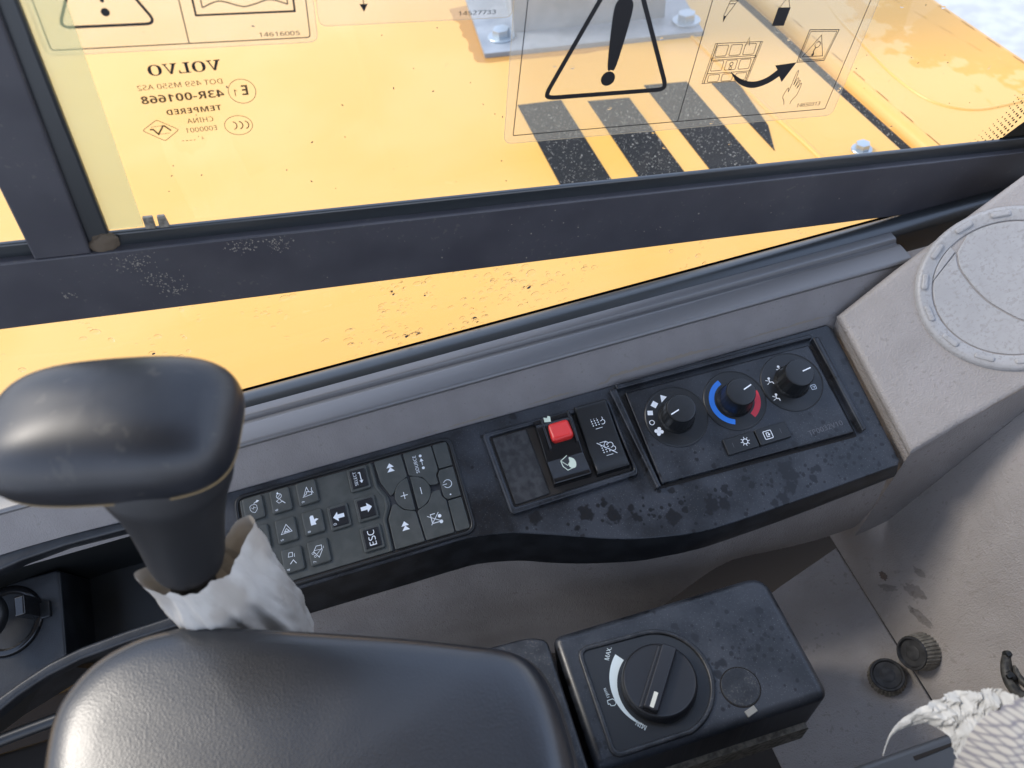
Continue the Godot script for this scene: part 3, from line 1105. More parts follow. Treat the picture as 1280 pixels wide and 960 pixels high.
func stickers() -> void:
	var w := WIN
	# left: warning triangle and open book
	var o := sticker("clear warning sticker with triangle and open book above the maker's marks", rrect(-198, 101.8, -87, 175, 4), Vector2(-142, 101))
	var b := Mb.new()
	stroke(b, w, rquad([Vector2(-195.5, 104.2), Vector2(-90.4, 104.2), Vector2(-90.4, 172), Vector2(-195.5, 172)], 1.5), 0.45, -0.4, true)
	stroke(b, w, [Vector2(-141.5, 104.2), Vector2(-141.5, 172)], 0.45, -0.4)
	stroke(b, w, [Vector2(-136.2, 172), Vector2(-136.2, 115.8), Vector2(-95.6, 115.8), Vector2(-95.6, 172)], 0.85, -0.4)
	stroke(b, w, smooth2([Vector2(-133, 118.8), Vector2(-126, 121.2), Vector2(-119, 119.2), Vector2(-115.7, 118.6), Vector2(-112, 119.4), Vector2(-105, 121.0), Vector2(-98.2, 118.8)], false), 0.5, -0.4)
	stroke(b, w, [Vector2(-133, 118.8), Vector2(-133, 150)], 0.5, -0.4)
	stroke(b, w, [Vector2(-98.2, 118.8), Vector2(-98.2, 150)], 0.5, -0.4)
	text(b, on(w, -103.4, 106.4, -0.4), "14616005", 1.9, 0, 17.4)
	ink(b, w, "print", M.ink, o)
	b = Mb.new()
	stroke(b, w, rquad([Vector2(-189.5, 113.2), Vector2(-152.2, 113.2), Vector2(-170.6, 147)], 4.5, 8), 1.15, -0.4, true)
	fill(b, on(w, -170.6, 118.6, 0), circle(0, 0, 1.7, 16), -0.4)
	fill(b, w, rquad([Vector2(-171.2, 122.4), Vector2(-169.8, 122.4), Vector2(-168.8, 136), Vector2(-172.2, 136)], 0.7), -0.4)
	ink(b, w, "warning_triangle", M.ink, o)
	# middle: a number and an arrow
	o = sticker("narrow clear sticker with small downward arrow between two warning stickers", rrect(-86.2, 108.6, 3.4, 175, 4), Vector2(-41, 108))
	b = Mb.new()
	stroke(b, w, [Vector2(-65.8, 175), Vector2(-65.8, 116)], 0.4, -0.4)
	fill(b, w, [Vector2(-67.6, 117.6), Vector2(-65.8, 114.2), Vector2(-64.0, 117.6)], -0.4)
	text(b, on(w, -13.8, 111.6, -0.4), "14527733", 1.9, 0, 17.8)
	ink(b, w, "print", M.ink, o)
	# right: the large one
	o = sticker("large clear warning sticker with bold triangle and emergency exit pictogram", rrect(3.4, 42.0, 207.6, 175, 5), Vector2(105, 42))
	b = Mb.new()
	stroke(b, w, rquad([Vector2(8.4, 46.8), Vector2(200.6, 46.8), Vector2(203.6, 172), Vector2(11.8, 172)], 0.6), 0.45, -0.4, true)
	stroke(b, w, [Vector2(104.8, 46.8), Vector2(109.4, 172)], 0.45, -0.4)
	text(b, on(w, 187.9, 50.6, -0.4, 0.5), "14650313", 2.4, 0, 15.6)
	# instrument panel and its parts
	var f := [[Vector2(113.8, 68.4), Vector2(141.5, 68.4), Vector2(143.6, 89.8), Vector2(115.6, 90.2)]]
	stroke(b, w, f[0], 0.32, -0.4, true)
	stroke(b, w, [Vector2(115.0, 68.4), Vector2(116.7, 90.2)], 0.5, -0.4)
	stroke(b, w, [Vector2(140.6, 68.4), Vector2(142.6, 89.8)], 0.5, -0.4)
	for r in [[83.2, 89.0], [75.2, 80.6], [69.0, 73.0]]:
		for c in 3:
			var x0: float = 117.2 + c * 8.3 - (86.0 - r[0]) * 0.03
			stroke(b, w, rrect(x0, r[0], x0 + 6.6, r[1], 0.7, 2), 0.32, -0.4, true)
	stroke(b, w, [Vector2(115.6, 81.2), Vector2(142.2, 81.2), Vector2(142.2, 82.4), Vector2(115.6, 82.4)], 0.32, -0.4, true)
	stroke(b, w, [Vector2(115.0, 73.8), Vector2(141.8, 73.8)], 0.32, -0.4)
	stroke(b, w, [Vector2(133.8, 87.6), Vector2(134.9, 92.4), Vector2(136.2, 88.0)], 0.31, -0.4)
	stroke(b, on(w, 128.6, 77.6, 0), circle(0, 0.8, 1.0, 12), 0.38, -0.4, true)
	stroke(b, on(w, 128.6, 77.6, 0), circle(0, -1.4, 0.8, 12), 0.38, -0.4, true)
	# framed warning card
	stroke(b, w, [Vector2(169.6, 76.9), Vector2(187.0, 76.9), Vector2(189.2, 93.8), Vector2(170.6, 94.6)], 0.45, -0.4, true)
	stroke(b, w, [Vector2(170.6, 77.8), Vector2(186.2, 77.8), Vector2(188.2, 93.0), Vector2(171.6, 93.6)], 0.31, -0.4, true)
	stroke(b, w, [Vector2(172.0, 79.8), Vector2(184.9, 79.6), Vector2(179.2, 91.4)], 0.35, -0.4, true)
	stroke(b, on(w, 179.0, 86.2, 0), circle(0, 0, 1.6, 18), 0.35, -0.4, true)
	stroke(b, on(w, 178.4, 84.6, 0), [Vector2(0, 0), Vector2(-0.6, -2.2), Vector2(0.2, -3.6)], 0.55, -0.4)
	fill(b, on(w, 178.1, 80.7, 0), circle(0, 0, 0.8, 12), -0.4)
	# pen and tag
	stroke(b, w, [Vector2(117.0, 124), Vector2(117.6, 112.2), Vector2(115.9, 104.6), Vector2(116.6, 101.6), Vector2(117.5, 104.4), Vector2(122.0, 112.2), Vector2(124.0, 124)], 0.35, -0.4)
	fill(b, w, [Vector2(115.9, 104.4), Vector2(116.4, 101.2), Vector2(117.4, 104.2)], -0.4)
	stroke(b, w, [Vector2(117.6, 111.6), Vector2(121.8, 111.6)], 0.35, -0.4)
	stroke(b, w, [Vector2(117.4, 110.2), Vector2(121.0, 110.2)], 0.35, -0.4)
	stroke(b, w, [Vector2(147.2, 107.0), Vector2(150.6, 112.6), Vector2(153.4, 107.0)], 0.31, -0.4)
	fill(b, on(w, 150.6, 112.6, 0), circle(0, 0, 0.8, 12), -0.4)
	fill(b, w, [Vector2(146.2, 97.8), Vector2(153.4, 97.6), Vector2(154.0, 107.0), Vector2(146.6, 107.2)], -0.4)
	# curved arrow
	var lo := smooth2([Vector2(129.3, 74.2), Vector2(136.5, 67.0), Vector2(146.2, 63.6), Vector2(155.0, 65.4), Vector2(161.4, 69.4)], false)
	var hi := smooth2([Vector2(158.8, 73.2), Vector2(153.2, 69.0), Vector2(146.0, 67.4), Vector2(138.0, 69.2), Vector2(129.3, 74.2)], false)
	var q := PackedVector2Array()
	q.append_array(lo)
	q.append_array([Vector2(164.2, 65.8), Vector2(169.4, 76.8), Vector2(156.4, 75.9)])
	q.append_array(hi.slice(0, hi.size() - 1))
	fill(b, w, q, -0.4)
	# hand
	stroke(b, w, smooth2([Vector2(171.0, 51.7), Vector2(170.2, 54.0), Vector2(168.4, 57.0), Vector2(170.0, 62.0), Vector2(171.0, 59.6), Vector2(171.6, 66), Vector2(172.0, 71.2), Vector2(173.0, 71.2), Vector2(172.9, 63.6), Vector2(173.8, 67.2), Vector2(174.8, 67.0), Vector2(174.3, 62.4), Vector2(175.6, 65.8), Vector2(176.4, 65.4), Vector2(175.8, 61.4), Vector2(177.2, 64.0), Vector2(177.9, 63.4), Vector2(177.4, 57.4), Vector2(175.2, 54.0), Vector2(175.0, 51.7)], false, 4), 0.34, -0.4)
	ink(b, w, "print", M.ink, o)
	b = Mb.new()
	var outer := rquad([Vector2(19.6, 64.3), Vector2(97.0, 64.3), Vector2(57.5, 143)], 10.0, 8)
	stroke(b, w, inset(ccw(outer), 2.4), 2.4, -0.4, true)
	fill(b, on(w, 57.7, 75.0, 0), circle(0, 0, 3.9, 24), -0.4)
	fill(b, w, smooth2([Vector2(58.6, 79.6), Vector2(61.2, 82.2), Vector2(64.6, 108), Vector2(63.0, 114.6), Vector2(59.4, 116.4), Vector2(56.2, 114.6), Vector2(54.6, 108), Vector2(56.2, 82.2)], true, 4), -0.4)
	ink(b, w, "warning_triangle", M.ink, o)


# ------------------------------------------------------------------ trim round the window
func side_trim() -> void:
	var o := thing("side_trim", "grey plastic trim sloping up from console to window ledge", "trim panel", Vector3(0, 16, -55))
	var b := Mb.new()
	along_x(b, PackedVector2Array([Vector2(4, -46), Vector2(17, -50.4), Vector2(40, -61), Vector2(40, -70), Vector2(4, -70)]), -520, 330, 12)
	part(b, "sloping_panel", M.trim, o)
	# tan dust lying in the corner along the console
	b = Mb.new()
	var dn := noise(19, 0.05, FastNoiseLite.TYPE_SIMPLEX_SMOOTH, 4)
	var dust_w := func(x: float) -> float:
		var big := dn.get_noise_1d(x * 0.35) + 0.25 * smoothstep(40.0, 60.0, x) + 0.3 * exp(-pow((x - 52.0) / 12.0, 2.0))
		return clampf(2.2 * big + 1.1 * dn.get_noise_1d(x * 5.0 + 900.0) * (0.6 + big) + 0.5, 0.0, 4.5)
	for i in 640:
		var x0 := -110.0 + i * 0.5
		var w0: float = dust_w.call(x0)
		var w1: float = dust_w.call(x0 + 0.5)
		var k := Vector3(0, 23.0, -10.6).normalized()
		var lift := 0.4 + 2.9 * smoothstep(49.0, 53.0, x0)
		var f0 := Vector3(x0, 16.4, -49.9) + k * lift
		var f1 := Vector3(x0 + 0.5, 16.4, -49.9) + k * lift
		if w0 + w1 > 0.05:
			b.quad(f0, f1, f1 + k * w1, f0 + k * w0)
	part(b, "dust_line", M.dust, o, 0.0, Vector3(0, 200, 900))
	# ledge: dark groove, flat lip, second step
	b = Mb.new()
	along_x(b, PackedVector2Array([Vector2(37, -62.0), Vector2(40.5, -59.5), Vector2(43.0, -58.6), Vector2(44.3, -59.4), Vector2(44.8, -61.0), Vector2(45.3, -72.0), Vector2(44.8, -74.2), Vector2(43.6, -75.0), Vector2(43.6, -77.0), Vector2(46.2, -78.0), Vector2(46.8, -79.4), Vector2(46.9, -84.5), Vector2(40, -88), Vector2(34, -80), Vector2(34, -66)]), -520, 266, 1)
	part(b, "ledge", M.ledge, o, 50.0)
	# rubber seal against the glass
	b = Mb.new()
	var pr := PackedVector2Array()
	for i in 13:
		var a := PI * (i / 12.0)
		pr.append(Vector2(40.0 + sin(a) * 8.6 - 0.35 * i, -95.2 + cos(a) * 10.0))
	pr.append(Vector2(20, -105.4)); pr.append(Vector2(20, -85.2))
	along_x(b, pr, -520, 470, 1)
	part(b, "window_seal", M.channel, o, 60.0)


func rear_trim() -> void:
	# rear corner block with the round vent
	var n := Vector3(-0.45, 0.85, 0.27).normalized()
	var a := Vector3(0, 0, 1).cross(n)
	a = (a if a.x > 0.0 else -a).normalized()
	var c := n.cross(a)                     # up the face, away from the seat
	c = -c if c.z > 0.0 else c
	var t := Transform3D(Basis(a, c, n), Vector3(294.5, 56.4, -7.1))
	if t.basis.determinant() < 0.0:
		t = Transform3D(Basis(a, -c, n), t.origin)
	var dn := -1.0 if c.dot(Vector3(0, 0, -1)) > 0.0 else 1.0     # sign that turns «towards the seat» into y of t
	var o := thing("corner_block", "light grey textured corner trim carrying the round air vent", "trim panel", Vector3(260, 20, 0))
	var b := Mb.new()
	var q := PackedVector2Array()
	for p in [Vector2(-91, -41.5), Vector2(-45, -48), Vector2(47, -57.2), Vector2(160, -66), Vector2(260, -66), Vector2(260, 58), Vector2(-72, 57.5), Vector2(-104.5, 58.5)]:
		q.append(Vector2(p.x, p.y * dn))
	prism(b, t, q, -70, 0, 5.0, 5, false)
	part(b, "block", M.rear, o, 50.0)
	# vent
	var v := thing("air_vent", "round grey swivelling air vent set in the rear corner trim", "air vent", t.origin)
	var vt := on(t, -0.3, 0.9 * dn)
	b = Mb.new()
	lathe(b, vt, [Vector2(53.2, -1.0), Vector2(52.6, 1.2), Vector2(51.0, 2.6), Vector2(49.0, 2.9), Vector2(44.4, 1.6), Vector2(43.4, 1.0), Vector2(43.2, -2.0)], 72)
	part(b, "vent_ring", M.vent, v, 40.0)
	for i in 14:
		b = Mb.new()
		var g := 12.0 + i * 360.0 / 14.0
		var e := Transform3D(Basis(Vector3(0, 0, 1), deg_to_rad(g)), Vector3.ZERO)
		prism(b, vt * e * Transform3D(Basis.IDENTITY, Vector3(47.3, 0, 1.4)), rrect(-1.9, -5.6, 1.9, 5.6, 1.9, 4), 0, 2.3, 1.2, 3)
		part(b, "finger_grip", M.vent, v, 60.0)
	# two flaps parted by a curved gap, in a dark opening
	b = Mb.new()
	prism(b, vt, circle(0, 0, 43.4, 64), -6, -4.5)
	part(b, "vent_opening", M.seam, v)
	var curve := smooth2([Vector2(-11.3, -36.3), Vector2(-15.6, -27), Vector2(-16.8, -15.5), Vector2(-16.5, -5), Vector2(-14.5, 5), Vector2(-8.0, 20.5), Vector2(2, 31), Vector2(14, 38.8)], false)
	var small := PackedVector2Array()
	for i in curve.size():
		small.append(Vector2(curve[i].x - 0.5, curve[i].y))
	var rim := []
	for i in 24:
		var g := lerpf(70.0, 222.0, i / 23.0)
		rim.append(Vector2(cos(deg_to_rad(g)), sin(deg_to_rad(g))) * 42.5)
	var poly := PackedVector2Array()
	poly.append_array(small)
	for p in rim:
		poly.append(p)
	for i in poly.size():
		poly[i].y *= dn
	b = Mb.new()
	prism(b, vt, dedupe(poly), -4.5, 0.7, 0.5, 2)
	part(b, "flap", M.vent, v)
	poly = PackedVector2Array()
	for i in curve.size():
		poly.append(Vector2(curve[i].x + 0.5, curve[i].y))
	for i in 30:
		var g := lerpf(68.0, -96.0, i / 29.0)
		poly.append(Vector2(cos(deg_to_rad(g)), sin(deg_to_rad(g))) * 42.5)
	poly = poly.slice(0, poly.size() - 1)
	for i in poly.size():
		poly[i].y *= dn
	b = Mb.new()
	prism(b, vt, dedupe(poly), -4.5, 0.9, 0.5, 2)
	part(b, "flap", M.vent, v)
	b = Mb.new()
	var wedge := PackedVector2Array([Vector2(-11.6, -37.2)])
	for i in 9:
		var g := lerpf(254.0, 221.0, i / 8.0)
		wedge.append(Vector2(cos(deg_to_rad(g)), sin(deg_to_rad(g))) * 43.0)
	for i in wedge.size():
		wedge[i].y *= dn
	prism(b, vt, dedupe(wedge), -4.5, 1.2, 0.5, 2)
	part(b, "fixed_lip", M.vent, v)
	# front face of the block, down to the panel behind the seat
	b = Mb.new()
	var f0 := t * Vector3(-102.5, 57.0 * dn, -4.0)
	var f1 := t * Vector3(22, 57.0 * dn, -4.0)
	var low := Vector3(203.5, -112, 47)
	b.quad(f0, f1, Vector3(316, 56, 48), Vector3(285.4, 3, 48))
	b.quad(f0, Vector3(285.4, 3, 48), Vector3(225.8, -100.7, 48), low)
	var back := t * Vector3(-90, -41.5 * dn, -4)
	b.quad(back, f0, f0 + Vector3(0, -90, 0), back + Vector3(0, -90, 0))
	part(b, "front_face", M.rear, o, 20.0, Vector3(200, 200, 900))

	# sloping panel behind the seat, and the lower one that meets it in a crease
	var slope := deg_to_rad(60.0)
	var rn := Vector3(-sin(slope), cos(slope), 0)
	var rt := Transform3D(Basis(Vector3(cos(slope), sin(slope), 0), Vector3(0, 0, -1), rn), Vector3(202, -142, 0))
	b = Mb.new()
	prism(b, rt, PackedVector2Array([Vector2(-0.8, -420), Vector2(420, -420), Vector2(420, -47.5), Vector2(46, -47.5), Vector2(46, 20), Vector2(-0.8, 20)]), -6, 0, 1.0, 3)
	var rear := solo(b, "rear_panel", M.rear, "light grey leather-grained panel rising behind the seat", "trim panel", rt.origin)
	var sn := noise(63, 0.25)
	for sp in [[20.0, -76.0, 2.6, 3.6, 0.2, 1], [34.0, -96.0, 4.0, 8.0, 0.5, 0], [18.0, -84.0, 2.5, 7.0, 0.9, 0], [27.0, -112.0, 3.0, 9.0, 0.3, 0], [45.0, -88.0, 2.4, 5.0, 0.4, 0], [24.0, -104.0, 1.6, 3.0, 0.0, 0]]:
		b = Mb.new()
		var sq := PackedVector2Array()
		for i in 40:
			var g := TAU * i / 40
			var rr := 1.0 + 0.5 * sn.get_noise_2d(cos(g) * 6.0 + sp[0], sin(g) * 6.0 + sp[1])
			sq.append(Vector2(cos(g) * sp[2] * rr, sin(g) * sp[3] * rr))
		fill(b, on(rt, sp[0], sp[1], 0.25, rad_to_deg(sp[4])), Array(sq), 0)
		ink(b, rt, "stain", M.rust if sp[5] else M.stain, rear)
	var s2 := deg_to_rad(15.0)
	var lt := Transform3D(Basis(Vector3(-cos(s2), -sin(s2), 0), Vector3(0, 0, 1), Vector3(-sin(s2), cos(s2), 0)), Vector3(201.2, -143.6, 0))
	b = Mb.new()
	prism(b, lt, PackedVector2Array([Vector2(-0.4, 39), Vector2(54, 50), Vector2(108, 66), Vector2(108, 420), Vector2(-0.4, 420)]), -6, 0, 1.0, 3)
	solo(b, "lower_panel", M.rear, "shaded grey panel beside the throttle box, meeting the rear panel", "trim panel", lt.origin)
	var k := [[on(rt, 14.5, -130), "ribbed rubber buffer standing on the rear panel by the crease"], [on(lt, 17, 134), "ribbed rubber buffer lying low on the shaded panel"]]
	for i in 2:
		b = Mb.new()
		lathe(b, k[i][0], [Vector2(12.4, -2), Vector2(12.2, 3), Vector2(11.2, 13.0 if i == 0 else 7.6), Vector2(10.5, 13.6 if i == 0 else 8.2)], 180, 30, 0.55, 0, 2)
		var flat := 1.0 if i == 0 else 0.62
		var body := thing("rubber_buffer", k[i][1], "rubber buffer", k[i][0].origin, "ribbed rubber buffers")
		part(b, "ribbed_body", M.ribbed, body, 30.0)
		b = Mb.new()
		lathe(b, k[i][0], [Vector2(10.9, 13.2 * flat), Vector2(10.5, 14.3 * flat), Vector2(9.4, 14.3 * flat), Vector2(8.5, 12.6 * flat), Vector2(0.01, 12.0 * flat)], 48)
		part(b, "top", M.dusty, body, 30.0)
		b = Mb.new()
		lathe(b, k[i][0], [Vector2(5.0, 12.0 * flat), Vector2(4.8, 12.6 * flat), Vector2(4.0, 13.0 * flat), Vector2(0.01, 13.0 * flat)], 24)
		part(b, "centre_button", M.dusty, body)


func dedupe(q: PackedVector2Array) -> PackedVector2Array:
	var r := PackedVector2Array()
	for p in q:
		if r.is_empty() or r[-1].distance_to(p) > 0.05:
			r.append(p)
	if r[0].distance_to(r[-1]) < 0.05:
		r.remove_at(r.size() - 1)
	return r


# ------------------------------------------------------------------ console
var crease := [Vector2(-246, 18.6), Vector2(-200, 18.6), Vector2(-135, 18.6), Vector2(-106, 18.6), Vector2(-80, 18.3), Vector2(-62, 18.8), Vector2(-38, 23.2), Vector2(-20, 29.4), Vector2(-2, 36.2), Vector2(16, 43.0), Vector2(34, 48.6), Vector2(49, 52.0), Vector2(63, 54.4), Vector2(83, 56.0), Vector2(137, 54.6), Vector2(205, 52.0)]
var drop := [30.0, 30.0, 30.5, 31.0, 31.5, 32.0, 33.5, 34.5, 33.0, 29.0, 26.0, 22.5, 20.0, 17.5, 16.0, 11.0]


func console() -> void:
	var o := thing("control_console", "long black control console with wet spots running below the window trim", "control console", Vector3(0, 0, 0))
	var front := smooth2(crease, false, 4)
	var q := PackedVector2Array()
	for p in cv(Array(front)):
		q.append(p)
	q.append_array([Vector2(207.5, -49), Vector2(208, 46), Vector2(205, 50.5), Vector2(47, 50.5), Vector2(-60, 51.5), Vector2(-251, 51.5), Vector2(-252.5, 46), Vector2(-247, 20), Vector2(-241, -10)])
	var b := con_uv(Mb.new())
	prism(b, CON, dedupe(q), -7, 0, 1.3, 4)
	part(b, "face_plate", M.console, o, 50.0)
	# front apron, hanging from the edge of the plate
	b = con_uv(Mb.new())
	var n := front.size()
	var dr := PackedVector2Array()
	for i in crease.size():
		dr.append(Vector2(i, drop[i]))
	var ds := smooth2(Array(dr), false, 4)
	var rows := []
	for i in n:
		var top := CON * Vector3(front[i].x, -front[i].y + 1.0, -1.0)
		var d: float = ds[i].y
		var r := PackedVector3Array()
		for k in 6:
			var u := k / 5.0
			r.append(top + Vector3(0, -d * u, 1.0 + 1.6 * sin(u * 2.2)))
		r.append(top + Vector3(0, -d - 0.6, -1.5))
		r.append(top + Vector3(0, -d + 2.0, -5.0))
		rows.append(r)
	for i in n - 1:
		for k in 7:
			b.quad(rows[i][k], rows[i][k + 1], rows[i + 1][k + 1], rows[i + 1][k])
	var e: PackedVector3Array = rows[n - 1]
	for k in 5:
		b.quad(e[k], e[k + 1], e[k + 1] + Vector3(0, 0, -26), e[k] + Vector3(0, 0, -26))
	part(b, "front_apron", M.plastic, o, 40.0, Vector3(0, 300, 900))
	# grey skirt under it
	b = Mb.new()
	rows = []
	for i in n:
		var top := CON * Vector3(front[i].x, -front[i].y, -1.0)
		var d: float = ds[i].y
		var low := lerpf(-260.0, -108.0, smoothstep(0.0, 110.0, front[i].x))
		var r := PackedVector3Array()
		var y0 := top.y - d + 6.0
		for k in 15:
			var u := k / 14.0
			r.append(Vector3(front[i].x, lerpf(y0, low, u), top.z - 4.0 + 3.0 * sin(u * PI) - 16.0 * pow(u, 3.0) * (1.0 - smoothstep(60.0, 190.0, front[i].x) * 0.8)))
		for k in 5:
			r.append(Vector3(front[i].x, low - 2.0 * k, r[14].z - 3.0 - 9.0 * k))
		rows.append(r)
	for i in n - 1:
		for k in 19:
			b.quad(rows[i][k], rows[i][k + 1], rows[i + 1][k + 1], rows[i + 1][k])
	solo(b, "console_skirt", M.rear, "smooth grey plastic skirt curving away below the black console", "trim panel", Vector3(0, -60, 30), 50.0, Vector3(0, 300, 900))


func tray() -> void:
	var o := thing("console_tray", "deep black storage tray at the front end of the console", "tray", CON * Vector3(-290, 20, 0))
	# rim: a band round the opening
	var outer := cv([Vector2(-420, -50), Vector2(-350, -52), Vector2(-320, -54), Vector2(-295, -54), Vector2(-252.2, -51.5), Vector2(-247, -30), Vector2(-238, 14), Vector2(-238, 19), Vector2(-266, 19.5), Vector2(-293, 21.3), Vector2(-312, 25), Vector2(-328, 30.5), Vector2(-345, 39), Vector2(-420, 70)])
	var inner := cv([Vector2(-413, -40), Vector2(-350, -41), Vector2(-322, -45.5), Vector2(-297, -47), Vector2(-254, -46), Vector2(-249, -26), Vector2(-242, 11), Vector2(-243, 12), Vector2(-266, 12.6), Vector2(-293, 14.5), Vector2(-310, 17.6), Vector2(-326, 23), Vector2(-343, 30), Vector2(-413, 60)])
	var b := Mb.new()
	frame_ring(b, CON, PackedVector2Array(outer), PackedVector2Array(inner), -9, 0.8, 2.2, 4)
	part(b, "rim", M.plastic, o, 50.0)
	b = Mb.new()
	var q := ccw(PackedVector2Array(inner))
	var floor_q := inset(q, 5.0)
	wall(b, CON, floor_q, -62, inset(q, -1.0), -4)
	cap(b, CON, floor_q, -62, true, q)
	part(b, "pocket", M.rubber, o, 35.0, CON * Vector3(-290, 12, -20))
	# raised pedestal at its front end
	b = Mb.new()
	prism(b, CON, PackedVector2Array(cv([Vector2(-420, -42.5), Vector2(-316, -42.0), Vector2(-313.5, -40), Vector2(-313.5, 18), Vector2(-420, 50)])), -62, -25, 1.5, 3)
	part(b, "pedestal", M.plastic, o)
	# second rail lower down
	b = Mb.new()
	tube(b, smooth3([Vector3(-430, -12, 58), Vector3(-360, -20, 48), Vector3(-325, -22, 44), Vector3(-285, -22, 42), Vector3(-230, -24, 40)]), 3.6, 12)
	part(b, "lower_rail", M.plain_black, o, 60.0)
	b = Mb.new()
	prism(b, Transform3D(Basis(Vector3(1, 0, 0), Vector3(0, 0, -1), Vector3(0, 1, 0)), Vector3(-300, -70, 40)), rrect(-140, -60, 90, 10, 6), -20, 0, 4)
	part(b, "lower_shelf", M.grimy, o)
	# power socket with its cap standing open
	var st := on(CON, -346, 19, -25)
	var s := thing("power_socket", "black round power socket with its cap hinged open in the tray", "power socket", st.origin)
	b = Mb.new()
	lathe(b, st, [Vector2(21.5, -0.5), Vector2(21.0, 1.2), Vector2(19.6, 2.2), Vector2(17.6, 2.2), Vector2(16.2, 0.4), Vector2(15.6, -16), Vector2(0.01, -16)], 48)
	part(b, "socket_ring", M.gloss_black, s, 40.0)
	b = Mb.new()
	prism(b, on(st, 23, 0), rrect(-3, -5, 3, 5, 0.8, 2), -0.5, 2.4, 0.6, 2)
	part(b, "lock_tab", M.plain_black, s)
	var ct := on(CON, -351, 20, -1) * Transform3D(Basis(Vector3(0, 1, 0), deg_to_rad(10)), Vector3.ZERO)
	b = Mb.new()
	lathe(b, ct, [Vector2(0.01, 4.6), Vector2(6, 4.2), Vector2(11, 3.0), Vector2(14.6, 0.8), Vector2(16, -2.0), Vector2(16.2, -5.0), Vector2(15, -6), Vector2(0.01, -6)], 48)
	part(b, "cap", M.plain_black, s, 40.0)
	b = Mb.new()
	prism(b, on(CON, -329, 21.5, -22), rrect(-3.2, -6, 3.2, 6, 1.0, 2), -2, 15, 1.2, 3)
	part(b, "hinge", M.gloss_black, s)


